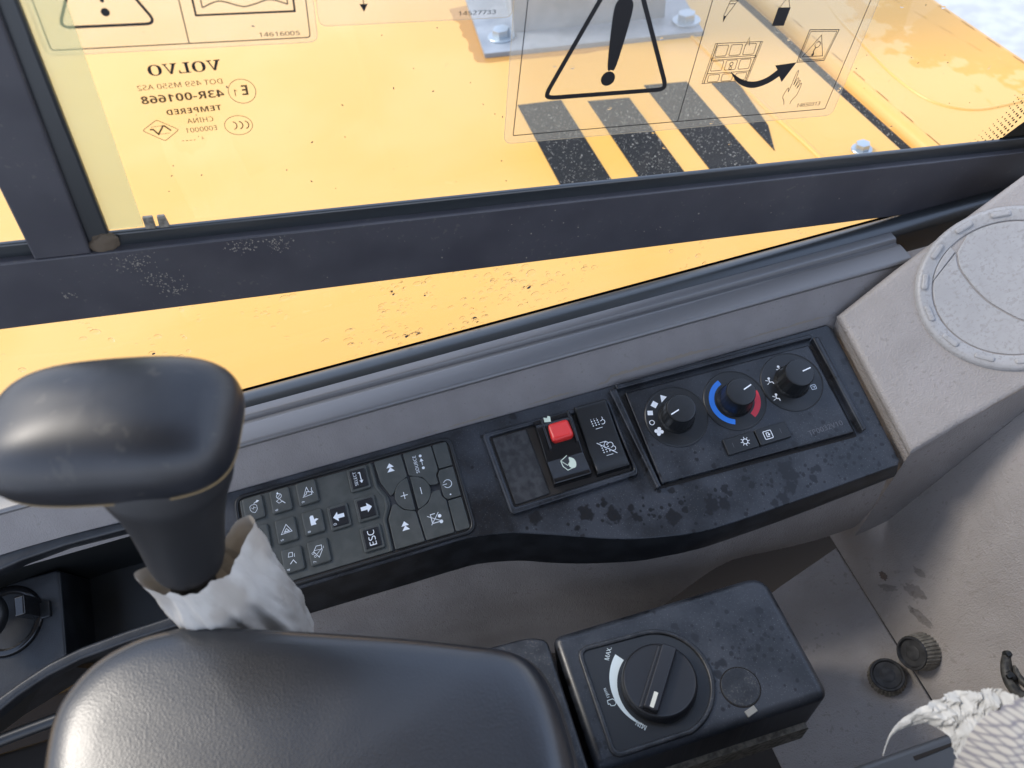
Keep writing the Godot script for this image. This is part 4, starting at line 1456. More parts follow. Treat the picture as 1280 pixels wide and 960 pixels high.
# ------------------------------------------------------------------ keypad
func keypad() -> void:
	var at := CON * Vector3(-126, 16, 0)
	var o := thing("keypad", "grey rubber keypad of white-printed buttons set in the console", "keypad", at)
	var b := Mb.new()
	frame_ring(b, CON, rrect(-195.5, -16.2, -57.6, 47.4, 7.5, 6), rrect(-193.2, -14.0, -60.0, 45.2, 5.5, 6), -1, 1.5, 0.9, 3)
	part(b, "rim", M.plain_black, o, 50.0)
	b = Mb.new()
	frame_ring(b, CON, rrect(-193.3, -14.1, -59.9, 45.3, 5.5, 6), rrect(-191.9, -12.8, -61.2, 44.0, 4.6, 6), -1, 0.35, 0.2, 1)
	part(b, "dirty_groove", M.grimy, o, 50.0)
	# left field
	b = Mb.new()
	var lf := PackedVector2Array(cv([Vector2(-191.9, -44), Vector2(-108.9, -44), Vector2(-108.6, -29.5), Vector2(-104.2, -20), Vector2(-104.2, -14), Vector2(-108.3, -6.2), Vector2(-108.6, 12.8), Vector2(-191.9, 12.8)]))
	prism(b, CON, rquad_any(lf, 1.2), -1, 1.3, 0.5, 2)
	part(b, "key_field", M.keymat, o)
	b = Mb.new()
	var edge := cv([Vector2(-110.3, -43.5), Vector2(-109.9, -28.4), Vector2(-106.2, -20), Vector2(-106.2, -14), Vector2(-109.6, -6.6), Vector2(-110.0, 12.4)])
	stroke_bar(b, CON, edge, 0.9, 1.0, 2.0)
	part(b, "ridge", M.keymat, o)
	# keys: centre, kind
	var keys := [[-183.9, -36.4, 0], [-167.2, -36.4, 1], [-150.9, -36.6, 2], [-118.8, -36.0, 10], [-183.6, -17.6, 3], [-167.2, -17.4, 4], [-150.8, -17.6, 5], [-135.2, -16.4, 11], [-118.4, -16.6, 12], [-183.2, 0.9, 6], [-166.8, 1.0, 7], [-151.0, 0.9, 8], [-119.0, 2.0, 13]]
	for k in keys:
		var t := on(CON, k[0], -k[1])
		b = Mb.new()
		var black: bool = k[2] >= 10
		if black:
			prism(b, t, rrect(-6.3, -7.6, 6.3, 7.6, 1.4, 3), 1.0, 2.7, 0.7, 3)
		else:
			prism(b, t, rrect(-6.2, -7.4, 6.2, 7.4, 1.6, 3), 1.0, 3.0, 0.9, 3)
		var key := part(b, "key", M.keymat, o, 40.0)
		if black:
			b = Mb.new()
			prism(b, t, rrect(-4.9, -5.8, 4.9, 5.8, 0.7, 3), 2.5, 3.2, 0.4, 2)
			part(b, "key_cap", M.keytop, key)
		b = Mb.new()
		key_print(b, on(t, 0, 0, 3.24 if black else 3.05), k[2])
		ink(b, t, "symbol", M.white, key)
	# right field: seven flat keys round a split disc
	var cells := [[Vector2(-107.6, -44), Vector2(-90.3, -44), Vector2(-89.9, -29.0), Vector2(-96.5, -26), Vector2(-100.4, -21), Vector2(-102.4, -20), Vector2(-106.6, -29.6)],
		[Vector2(-89.2, -44), Vector2(-71.0, -44), Vector2(-70.6, -27.5), Vector2(-72.6, -25.0), Vector2(-72.6, -19), Vector2(-77.8, -19.4), Vector2(-81, -25.8), Vector2(-88.8, -29.2)],
		[Vector2(-107.2, -6.2), Vector2(-103.0, -14), Vector2(-100.8, -14.4), Vector2(-97.2, -9.4), Vector2(-90.2, -6.4), Vector2(-89.2, 12.8), Vector2(-107.4, 12.8)],
		[Vector2(-89.2, -6.2), Vector2(-81.6, -9.2), Vector2(-77.8, -15), Vector2(-72.6, -15.4), Vector2(-72.6, -10.5), Vector2(-70.6, -8.0), Vector2(-70.8, 12.8), Vector2(-88.3, 12.8)],
		[Vector2(-71.6, -24.6), Vector2(-69.8, -27.2), Vector2(-61.2, -27.2), Vector2(-61.2, -7.8), Vector2(-69.8, -7.8), Vector2(-71.6, -10.4)],
		[Vector2(-70.2, -44), Vector2(-61.2, -44), Vector2(-61.2, -28.0), Vector2(-69.8, -28.0)],
		[Vector2(-69.8, -7.0), Vector2(-61.2, -7.0), Vector2(-61.2, 12.8), Vector2(-70.0, 12.8)]]
	var marks := [[Vector2(-98.7, -36.4), 20], [Vector2(-80.6, -35.4), 21], [Vector2(-98.4, 1.6), 20], [Vector2(-80.2, 1.8), 22], [Vector2(-67.2, -17.3), 23], null, null]
	for i in 7:
		b = Mb.new()
		prism(b, CON, rquad_any(PackedVector2Array(cv(cells[i])), 0.9), -1, 1.9, 0.4, 2)
		var key := part(b, "key", M.keymat, o)
		if marks[i]:
			b = Mb.new()
			key_print(b, on(CON, marks[i][0].x, -marks[i][0].y, 1.96), marks[i][1])
			ink(b, CON, "symbol", M.white, key)
	for s in [-1, 1]:
		b = Mb.new()
		var q := PackedVector2Array()
		for i in 21:
			var g := deg_to_rad(lerpf(-86.0, 86.0, i / 20.0))
			q.append(Vector2(-89.2 + s * cos(g) * 11.0 + s * 0.1, 17.7 + sin(g) * 10.6))
		prism(b, CON, ccw(q), -1, 2.2, 0.5, 3)
		var key := part(b, "key", M.keymat, o)
		b = Mb.new()
		var c := on(CON, -89.2 + s * 5.3, 17.7, 2.27)
		stroke(b, c, [Vector2(0, -2.2), Vector2(0, 2.2)], 0.42, 0)
		if s < 0:
			stroke(b, c, [Vector2(-2.2, 0), Vector2(2.2, 0)], 0.42, 0)
		ink(b, CON, "symbol", M.white, key)


func rquad_any(q: PackedVector2Array, r: float) -> PackedVector2Array:   # rounds each corner of any outline
	var p := ccw(q)
	var out := PackedVector2Array()
	var n := p.size()
	for i in n:
		var a := p[(i + n - 1) % n] - p[i]
		var c := p[(i + 1) % n] - p[i]
		var k := minf(r, minf(a.length(), c.length()) * 0.4)
		var s := p[i] + a.normalized() * k
		var e := p[i] + c.normalized() * k
		for j in 3:
			out.append(s.lerp(p[i], j / 2.0).lerp(p[i].lerp(e, j / 2.0), j / 2.0))
	return out


func stroke_bar(b: Mb, t: Transform3D, line: Array, half: float, h0: float, h1: float) -> void:   # a low raised bead along a line
	for i in line.size() - 1:
		var d: Vector2 = (line[i + 1] - line[i]).normalized()
		var n := Vector2(-d.y, d.x) * half
		var q := PackedVector2Array([line[i] - n - d * 0.4, line[i + 1] - n + d * 0.4, line[i + 1] + n + d * 0.4, line[i] + n - d * 0.4])
		prism(b, t, q, h0 - i * 0.013, h1 - i * 0.013, half * 0.6, 3)


func key_print(b: Mb, t0: Transform3D, kind: int) -> void:
	# printed to be read from the seat: turned a quarter left
	var t := on(t0, 0, 0, 0, 90)
	var digit := {0: "3", 1: "6", 2: "9", 4: "5", 5: "8", 8: "7", 7: "4"}
	if digit.has(kind):
		text(b, on(t, -5.4, 3.4), digit[kind], 1.7, 0)
	match kind:
		0:    # engine outline with an arrow
			stroke(b, t, [Vector2(-3.2, -0.5), Vector2(-2.2, 1.2), Vector2(-0.8, 2.0), Vector2(1.2, 2.0), Vector2(2.0, 1.0), Vector2(2.0, -1.2), Vector2(1.0, -2.2), Vector2(-1.2, -2.2), Vector2(-2.2, -1.6)], 0.25, 0, true)
			stroke(b, t, [Vector2(0.3, 1.2), Vector2(-0.8, 0), Vector2(0.6, -0.2), Vector2(-0.4, -1.4)], 0.2, 0)
			fill(b, t, [Vector2(2.6, -2.2), Vector2(4.4, -2.6), Vector2(3.6, -4.2)], 0)
			stroke(b, t, [Vector2(2.6, -0.6), Vector2(3.6, -2.6)], 0.4, 0)
		1:    # swing symbols
			stroke(b, on(t, 2.8, 0.6), circle(0, 0, 1.5, 14), 0.28, 0, true)
			stroke(b, on(t, 2.8, 0.6), [Vector2(-1, 1), Vector2(1, -1)], 0.24, 0)
			fill(b, t, [Vector2(4.6, 2.0), Vector2(5.6, 1.0), Vector2(4.0, 0.4)], 0)
			stroke(b, t, [Vector2(0, 2.6), Vector2(1.0, 0.4), Vector2(-1.0, -0.6), Vector2(-1.6, 1.2)], 0.26, 0, true)
			stroke(b, t, [Vector2(-0.6, -0.6), Vector2(-2.6, -2.4)], 0.4, 0)
		2:    # boom and bucket
			stroke(b, t, [Vector2(-2.6, 3.0), Vector2(-2.0, -2.6), Vector2(-0.6, -2.8), Vector2(0.4, 0.2), Vector2(-0.8, 0.4)], 0.35, 0, true)
			stroke(b, t, [Vector2(-2.0, 2.4), Vector2(3.2, -0.2), Vector2(-0.2, -1.2)], 0.3, 0)
			stroke(b, t, [Vector2(2.2, -3.2), Vector2(0.8, -2.8), Vector2(-1.4, -3.6)], 0.35, 0)
		3, 6:
			stroke(b, t, [Vector2(-2, 0), Vector2(2.5, 0)], 0.3, 0)
			stroke(b, t, [Vector2(0, -2), Vector2(0, 2)], 0.3, 0)
			stroke(b, t, [Vector2(-1.5, -1.8), Vector2(1.6, 1.8)], 0.3, 0)
		4:    # warning triangle
			stroke(b, t, [Vector2(-1.6, -3.2), Vector2(-2.0, 3.4), Vector2(3.4, -0.4)], 0.3, 0, true)
			stroke(b, t, [Vector2(-0.8, -1.6), Vector2(-0.9, 1.2), Vector2(0.8, -0.2)], 0.28, 0, true)
			stroke(b, t, [Vector2(-1.2, -1.9), Vector2(-1.2, 1.8)], 0.24, 0)
		5:    # horn
			fill(b, t, [Vector2(-2.0, -1.6), Vector2(-2.0, 1.6), Vector2(3.2, 1.6), Vector2(4.0, 0.8), Vector2(3.8, -0.6), Vector2(1.2, -0.9), Vector2(1.6, -2.2), Vector2(0.8, -3.4), Vector2(0.2, -2.0), Vector2(-0.4, -1.2)], 0)
		7:    # upper screen wiper
			stroke(b, t, [Vector2(2.0, 2.2), Vector2(4.4, 1.4), Vector2(4.2, -0.6), Vector2(1.8, -0.4)], 0.28, 0, true)
			stroke(b, t, [Vector2(1.2, -1.4), Vector2(3.2, -1.6)], 0.25, 0)
			stroke(b, t, [Vector2(-2.4, 1.8), Vector2(-0.4, -0.4), Vector2(-2.8, -1.8)], 0.35, 0)
		8:    # front screen wiper
			stroke(b, t, [Vector2(-3.4, 0.4), Vector2(0.6, 3.0), Vector2(3.6, 1.0), Vector2(3.4, -2.2), Vector2(0.2, -2.0)], 0.3, 0, true)
			stroke(b, t, [Vector2(-1.4, 1.6), Vector2(1.6, -2.1)], 0.25, 0)
			stroke(b, t, [Vector2(1.2, 2.5), Vector2(1.0, -2.0)], 0.22, 0)
			stroke(b, on(t, -0.2, 3.6), circle(0, 0, 0.6, 10), 0.2, 0, true)
			stroke(b, on(t, -2.2, 2.6), circle(0, 0, 0.6, 10), 0.2, 0, true)
			stroke(b, t, [Vector2(1.2, -3.0), Vector2(2.6, -3.2)], 0.22, 0)
		10:   # select with a hooked arrow
			text(b, on(t, 0.2, 1.9), "SELECT", 1.9, 0, 8.8)
			fill(b, t, [Vector2(-3.4, -1.4), Vector2(-1.6, -0.2), Vector2(-1.6, -2.6)], 0)
			stroke(b, t, [Vector2(-1.8, -1.4), Vector2(3.4, -1.4), Vector2(3.4, -0.2)], 0.5, 0)
		11, 12:   # block arrows across the pad
			var s := -1.0 if kind == 11 else 1.0
			fill(b, t0, turned([Vector2(3.6, 0), Vector2(0.6, 3.0), Vector2(0.6, 1.2), Vector2(-3.2, 1.2), Vector2(-3.2, -1.2), Vector2(0.6, -1.2), Vector2(0.6, -3.0)], s), 0)
			if kind == 11:
				text(b, on(t, -4.2, 3.2), "0", 1.9, 0)
		13:
			text(b, t, "ESC", 4.2, 0, 9.2)
		20:   # double triangles
			for k in 2:
				fill(b, t, [Vector2(-0.2 + k * 2.7 - 1.4, 2.3), Vector2(-0.2 + k * 2.7 - 1.4, -2.3), Vector2(-0.2 + k * 2.7 + 1.4, 0)], 0)
		21:
			text(b, on(t, -0.6, 2.2), "SOURCE", 2.1, 0, 11.4)
			for k in [-4.0, 4.0]:
				fill(b, on(t, k, -1.6), circle(0, 0, 0.9, 12), 0)
			stroke(b, t, [Vector2(-2.2, -1.6), Vector2(0.6, -1.6)], 0.34, 0)
			fill(b, t, [Vector2(0.4, -0.4), Vector2(0.4, -2.8), Vector2(2.4, -1.6)], 0)
		22:   # muted music note
			stroke(b, t, [Vector2(-2.2, -3.2), Vector2(-2.2, 2.0), Vector2(3.4, 2.0), Vector2(3.4, -0.8)], 0.42, 0)
			fill(b, on(t, -2.4, -3.4), circle(0, 0, 1.1, 12), 0)
			fill(b, on(t, 1.2, -3.2), circle(0, 0, 1.1, 12), 0)
			stroke(b, t, [Vector2(3.0, 4.2), Vector2(-2.6, -4.4)], 0.34, 0)
			stroke(b, t, [Vector2(-3.0, 2.8), Vector2(3.6, -3.0)], 0.34, 0)
		23:   # power
			stroke(b, t, arc(0, 0, 2.5, 118, 422, 18), 0.36, 0)
			stroke(b, t, [Vector2(0, 0.4), Vector2(0, 3.2)], 0.36, 0)
			fill(b, on(t, -7.0, 0), circle(0, 0, 0.5, 8), 0)


func turned(q: Array, s: float) -> Array:
	return q.map(func(v): return Vector2(v.x * s, v.y * s))


# ------------------------------------------------------------------ switches
func rocker_panel() -> void:
	var o := thing("switch_frame", "black frame of three switch bays between keypad and climate panel", "switch panel", CON * Vector3(5, 15, 0))
	var outer := rquad(cv([Vector2(-38.4, -42.4), Vector2(46.5, -41.2), Vector2(48.0, 11.6), Vector2(-35.4, 13.2)]), 3.5, 4)
	var inner := rquad(cv([Vector2(-34.4, -38.6), Vector2(44.0, -38.2), Vector2(45.2, 7.6), Vector2(-32.2, 8.6)]), 1.6, 4)
	var b := con_uv(Mb.new())
	frame_ring(b, CON, outer, inner, -1, 3.2, 1.6, 4)
	part(b, "frame", M.console, o, 50.0)
	b = con_uv(Mb.new())
	prism(b, CON, inset(ccw(inner), -0.5), -1, 0.5)
	part(b, "back_plate", M.grimy, o)
	b = Mb.new()
	prism(b, CON, rquad(cv([Vector2(-32.8, -37.6), Vector2(-10.4, -37.4), Vector2(-8.8, 6.6), Vector2(-31.0, 7.4)]), 1.2, 3), 0, 1.5, 0.5, 2)
	part(b, "blank_cover", M.dusty, o)
	# rocker with a red catch
	var sw := thing("rocker_switch", "glossy black rocker switch with raised red lock button", "switch", CON * Vector3(7, 18, 0))
	b = Mb.new()
	# body in two slopes: a saddle, high at the far end
	var prof := [Vector2(-39.5, 5.0), Vector2(-36, 8.0), Vector2(-31, 8.4), Vector2(-24, 7.2), Vector2(-15, 5.0), Vector2(-11.6, 4.6), Vector2(-11.4, 5.0), Vector2(-2, 7.2), Vector2(2.0, 7.6), Vector2(3.4, 6.4), Vector2(3.8, 0)]
	profile_bar(b, prof, -5.2, 19.2, 1.3)
	part(b, "rocker", M.gloss_black, sw, 28.0)
	b = Mb.new()
	for s in [0.2, 18.2]:
		prism(b, CON * Transform3D(Basis.IDENTITY, Vector3(s - 2.6 + (1.5 if s > 5.0 else 2.0), 27.5, 0)), rrect(-0.8, -9.5, 0.8, 11.5, 0.7, 3), 4, 9.4, 0.7, 3)
	part(b, "guide_rail", M.gloss_black, sw, 50.0)
	b = Mb.new()
	for x in [-3.4, 19.6]:
		stroke(b, on(CON, x + 1.0, 27.8, 9.45), [Vector2(0, -9.0), Vector2(0, 10.6)], 0.45, 0)
	b = Mb.new()
	prism(b, on(CON, 8.9, 27.0, 0) * Transform3D(Basis(Vector3(1, 0, 0), deg_to_rad(-9)), Vector3.ZERO), rrect(-7.2, -6.6, 7.2, 6.4, 3.0, 6), 3, 10.0, 2.4, 5)
	part(b, "lock_button", M.red, sw, 55.0)
	b = Mb.new()
	fill(b, on(CON, 3.0, 37.6, 8.62), [Vector2(-2, -1.6), Vector2(2.0, -2.4), Vector2(2.6, 1.0), Vector2(1.2, 2.0), Vector2(0.4, 0.6), Vector2(-1.6, 1.6)], 0)
	var bt := on(CON, 7.8, 7.4, 0) * Transform3D(Basis(Vector3(1, 0, 0), deg_to_rad(-13.2)), Vector3(0, 0, 6.15))
	fill(b, bt, smooth2([Vector2(1.2, 3.6), Vector2(3.8, 1.6), Vector2(4.2, -1.6), Vector2(3.0, -4.2), Vector2(0.6, -4.2), Vector2(-0.6, -2.0), Vector2(0.6, 0.6)], true, 4), 0)
	stroke(b, bt, [Vector2(0.4, 5.2), Vector2(-4.4, 2.6), Vector2(-4.2, -1.4), Vector2(-2.2, -4.8), Vector2(1.2, -4.2)], 0.5, 0)
	stroke(b, bt, [Vector2(-4.2, 2.4), Vector2(-1.2, -1.6), Vector2(0.6, 0.2)], 0.42, 0)
	ink(b, CON, "symbol", M.green_white, sw)
	# momentary switch with two smoke symbols
	var k := thing("exhaust_switch", "flat black rocker switch printed with two smoke symbols", "switch", CON * Vector3(33, 18, 0))
	b = Mb.new()
	prof = [Vector2(-41, 5.6), Vector2(-39.6, 6.4), Vector2(-34, 6.0), Vector2(-18, 4.6), Vector2(-4, 5.0), Vector2(3.0, 6.0), Vector2(4.6, 5.2), Vector2(5.2, 0)]
	profile_bar(b, prof, 22.2, 43.8, 1.5)
	part(b, "rocker", M.plain_black, k, 30.0)
	b = Mb.new()
	smoke(b, on(CON, 32.6, 28.0, 5.62), false)
	smoke(b, on(CON, 33.4, 9.8, 5.1), true)
	ink(b, CON, "symbol", M.white, k)


func profile_bar(b: Mb, prof: Array, x0: float, x1: float, r: float) -> void:
	# a switch body: the (down-slope, height) profile drawn across from x0 to x1, its long edges rounded
	var xs := [x0, x0 + r * 0.15, x0 + r * 0.5, x0 + r, x1 - r, x1 - r * 0.5, x1 - r * 0.15, x1]
	var dip := [r, r * 0.5, r * 0.14, 0.0, 0.0, r * 0.14, r * 0.5, r]
	var q := smooth2(prof, false, 3)
	for i in xs.size() - 1:
		for j in q.size() - 1:
			var c := []
			for e in [[i, j], [i + 1, j], [i + 1, j + 1], [i, j + 1]]:
				c.append(CON * Vector3(xs[e[0]], -q[e[1]].x, maxf(q[e[1]].y - dip[e[0]], 0.0)))
			b.quad(c[0], c[3], c[2], c[1])
	for s in [0, 7]:
		for j in q.size() - 1:
			var a := CON * Vector3(xs[s], -q[j].x, 0)
			var d := CON * Vector3(xs[s], -q[j + 1].x, 0)
			var a1 := CON * Vector3(xs[s], -q[j].x, maxf(q[j].y - r, 0.0))
			var d1 := CON * Vector3(xs[s], -q[j + 1].x, maxf(q[j + 1].y - r, 0.0))
			if s == 0:
				b.quad(a, d, d1, a1)
			else:
				b.quad(a, a1, d1, d)
	b.quad(CON * Vector3(x0, -q[0].x, 0), CON * Vector3(x0, -q[0].x, q[0].y - r), CON * Vector3(x1, -q[0].x, q[0].y - r), CON * Vector3(x1, -q[0].x, 0))


func smoke(b: Mb, t: Transform3D, crossed: bool) -> void:
	for i in 3:
		for j in 4:
			fill(b, on(t, -2.4 + i * 1.9 - j * 0.1, -2.2 + j * 1.5), circle(0, 0, 0.42, 8), 0)
	stroke(b, on(t, 0.6, -4.6), [Vector2(-2.2, 0), Vector2(2.2, 0)], 0.3, 0)
	stroke(b, on(t, -1.0, 4.4), [Vector2(-2.2, 0), Vector2(2.2, 0)], 0.3, 0)
	stroke(b, on(t, 3.0, 1.4), arc(0, 0, 1.7, -100, 140, 12), 0.36, 0)
	stroke(b, on(t, 4.0, -1.2), arc(0, 0, 1.5, -130, 90, 12), 0.36, 0)
	stroke(b, on(t, 0.8, 2.8), arc(0, 0, 1.2, 0, 170, 10), 0.34, 0)
	if crossed:
		stroke(b, t, [Vector2(-4.8, 4.8), Vector2(5.4, -4.8)], 0.42, 0)


func climate_panel() -> void:
	var o := thing("climate_panel", "black climate control panel with three dials and two buttons", "control panel", CON * Vector3(122, 8, 0))
	var b := con_uv(Mb.new())
	prism(b, CON, rquad(cv([Vector2(57.4, -42.4), Vector2(185.6, -39.2), Vector2(187.2, 25.0), Vector2(58.6, 21.2)]), 1.2, 3), -1, 3.0, 1.5, 4)
	part(b, "panel", M.console, o)
	for q in [[Vector2(48.0, -46.4), Vector2(53.0, -46.2), Vector2(57.6, 22.8), Vector2(54.6, 23.2)], [Vector2(189.2, -42.6), Vector2(193.6, -42.6), Vector2(194.6, 25.2), Vector2(191.4, 26.2)]]:
		b = con_uv(Mb.new())
		prism(b, CON, rquad(cv(q), 1.0, 3), -1, 4.6, 1.3, 4)
		part(b, "side_rib", M.console, o, 50.0)
	b = con_uv(Mb.new())
	prism(b, CON, rquad(cv([Vector2(53, -49.2), Vector2(189.4, -45.8), Vector2(189.4, -42.8), Vector2(53.0, -45.4)]), 0.8, 3), -1, 4.2, 1.2, 4)
	part(b, "top_rib", M.console, o, 50.0)
	b = Mb.new()
	prism(b, CON, rquad(cv([Vector2(55.0, -42.0), Vector2(188.6, -39.0), Vector2(188.6, 27.4), Vector2(57.0, 23.2)]), 1.2, 3), -1, 0.25)
	part(b, "gap", M.seam, o)
	var c := [Vector2(83.2, 17.2), Vector2(123.0, 16.8), Vector2(163.2, 18.0)]
	var pointer := [196.0, 18.0, 8.0]
	for i in 3:
		var t := on(CON, c[i].x, c[i].y, 3.0)
		b = Mb.new()
		lathe(b, t, [Vector2(20.4, -0.5), Vector2(20.2, 0.5), Vector2(19.6, 0.8), Vector2(19.0, 0.6), Vector2(0.01, 0.5)], 64)
		var plate := part(b, "dial_plate", M.plain_black, o, 40.0)
		b = Mb.new()
		lathe(b, t, [Vector2(11.6, 0.3), Vector2(11.3, 1.6), Vector2(10.5, 2.6), Vector2(9.9, 8.0), Vector2(9.3, 14.6), Vector2(8.8, 15.6), Vector2(8.1, 15.9), Vector2(0.01, 15.9)], 96, 24, 0.12, 2, 3)
		var kn := part(b, "knob", M.plain_black, o, 32.0)
		b = Mb.new()
		stroke(b, on(t, 0, 0, 15.97, pointer[i]), [Vector2(2.0, 0), Vector2(7.9, 0)], 0.75, 0)
		ink(b, CON, "pointer", M.white, kn)
		b = Mb.new()
		var s := on(t, 0, 0, 0.68)
		if i == 0:
			fill(b, on(s, -4.4, 14.2, 0, 35), [Vector2(-2.6, -1.4), Vector2(2.8, -1.8), Vector2(1.2, 2.2)], 0)
			fill(b, on(s, -10.6, 11.6, 0, 42), rrect(-1.9, -1.8, 1.9, 1.8, 0.1, 1), 0)
			fill(b, on(s, -15.2, 7.0, 0, 75), rrect(-1.5, -1.7, 1.5, 1.7, 0.1, 1), 0)
			stroke(b, on(s, -16.4, 0.6), circle(0, 0, 1.5, 18), 0.45, 0, true)
			for k in 4:
				fill(b, on(s, -14.2, -6.2, 0, 45 + k * 90), circle(1.6, 0.6, 1.25, 12), 0)
			fill(b, on(s, -14.2, -6.2), circle(0, 0, 0.7, 10), 0)
		elif i == 2:
			for e in [[-3.6, 10.4, 20.0], [-13.6, 4.4, 0.0], [-14.0, -7.2, -10.0], [11.8, -7.6, 0.0]]:
				var m := on(s, e[0], e[1], 0, e[2])
				if e[0] > 0.0:
					stroke(b, m, rrect(-1.6, -1.4, 1.6, 1.6, 0.6, 2), 0.4, 0, true)
					stroke(b, m, [Vector2(-0.8, 0.4), Vector2(0.8, 0.4), Vector2(0, -0.8)], 0.3, 0)
				else:
					fill(b, on(m, 0.2, 1.9), circle(0, 0, 0.85, 10), 0)
					stroke(b, m, [Vector2(0, 1.4), Vector2(-0.3, -0.6), Vector2(1.6, -1.0), Vector2(1.9, -2.4)], 0.6, 0)
					stroke(b, m, [Vector2(-2.4, 1.2), Vector2(-0.9, 0.4)], 0.42, 0)
					if e[0] < -10.0:
						stroke(b, m, [Vector2(-2.2, -1.8), Vector2(-0.8, -1.0)], 0.42, 0)
		if i != 1:
			ink(b, CON, "scale", M.white, plate)
		else:
			band(b, s, 13.2, 16.6, 108, 248)
			ink(b, CON, "cold_scale", M.blue, plate)
			b = Mb.new()
			band(b, s, 12.6, 16.4, -62, 8)
			ink(b, CON, "hot_scale", M.red_print, plate)
	for i in 2:
		var t := on(CON, 115.0 + i * 21.4, -11.2, 3.0)
		b = Mb.new()
		prism(b, t, rrect(-10.4, -5.3, 10.4, 5.3, 0.7, 3), -0.5, 1.8 + i * 0.5, 0.6, 3)
		var bt := part(b, "button", M.plain_black, o)
		b = Mb.new()
		var s := on(t, 0, 0, 1.88 + i * 0.5)
		if i == 0:
			var st := on(s, 2.8, 0.2)
			for k in 8:
				stroke(b, on(st, 0, 0, 0, k * 45), [Vector2(1.3, 0), Vector2(3.0, 0)], 0.34, 0)
			stroke(b, st, circle(0, 0, 1.6, 18), 0.42, 0, true)
		else:
			stroke(b, on(s, -3.4, 0), rrect(-2.6, -2.6, 2.6, 2.6, 0.6, 2), 0.42, 0, true)
			stroke(b, on(s, -3.4, 0), [Vector2(0.9, 1.4), Vector2(-0.9, 1.4), Vector2(-0.9, -1.2), Vector2(0.9, -1.2)], 0.42, 0)
			fill(b, on(s, -3.2, 0), [Vector2(0, 1.0), Vector2(1.4, 0.1), Vector2(0, -0.8)], 0)
		ink(b, CON, "symbol", M.white, bt)
		b = Mb.new()
		stroke(b, on(s, -5.4 if i == 0 else 5.2, 0.2), [Vector2(0, -1.6), Vector2(0, 1.6)], 0.25, 0)
		ink(b, CON, "lamp_slit", M.grey_ink, bt)
	b = Mb.new()
	text(b, on(CON, 170.6, -17.0, 3.04, 2), "TP0032V10", 3.2, 0, 23.5)
	ink(b, CON, "scratched_number", M.grey_ink, o)


func band(b: Mb, t: Transform3D, r0: float, r1: float, a0: float, a1: float) -> void:
	var n := 24
	for i in n:
		var g := deg_to_rad(lerpf(a0, a1, float(i) / n))
		var h := deg_to_rad(lerpf(a0, a1, float(i + 1) / n))
		b.quad(t * Vector3(cos(g) * r0, sin(g) * r0, 0), t * Vector3(cos(g) * r1, sin(g) * r1, 0), t * Vector3(cos(h) * r1, sin(h) * r1, 0), t * Vector3(cos(h) * r0, sin(h) * r0, 0))


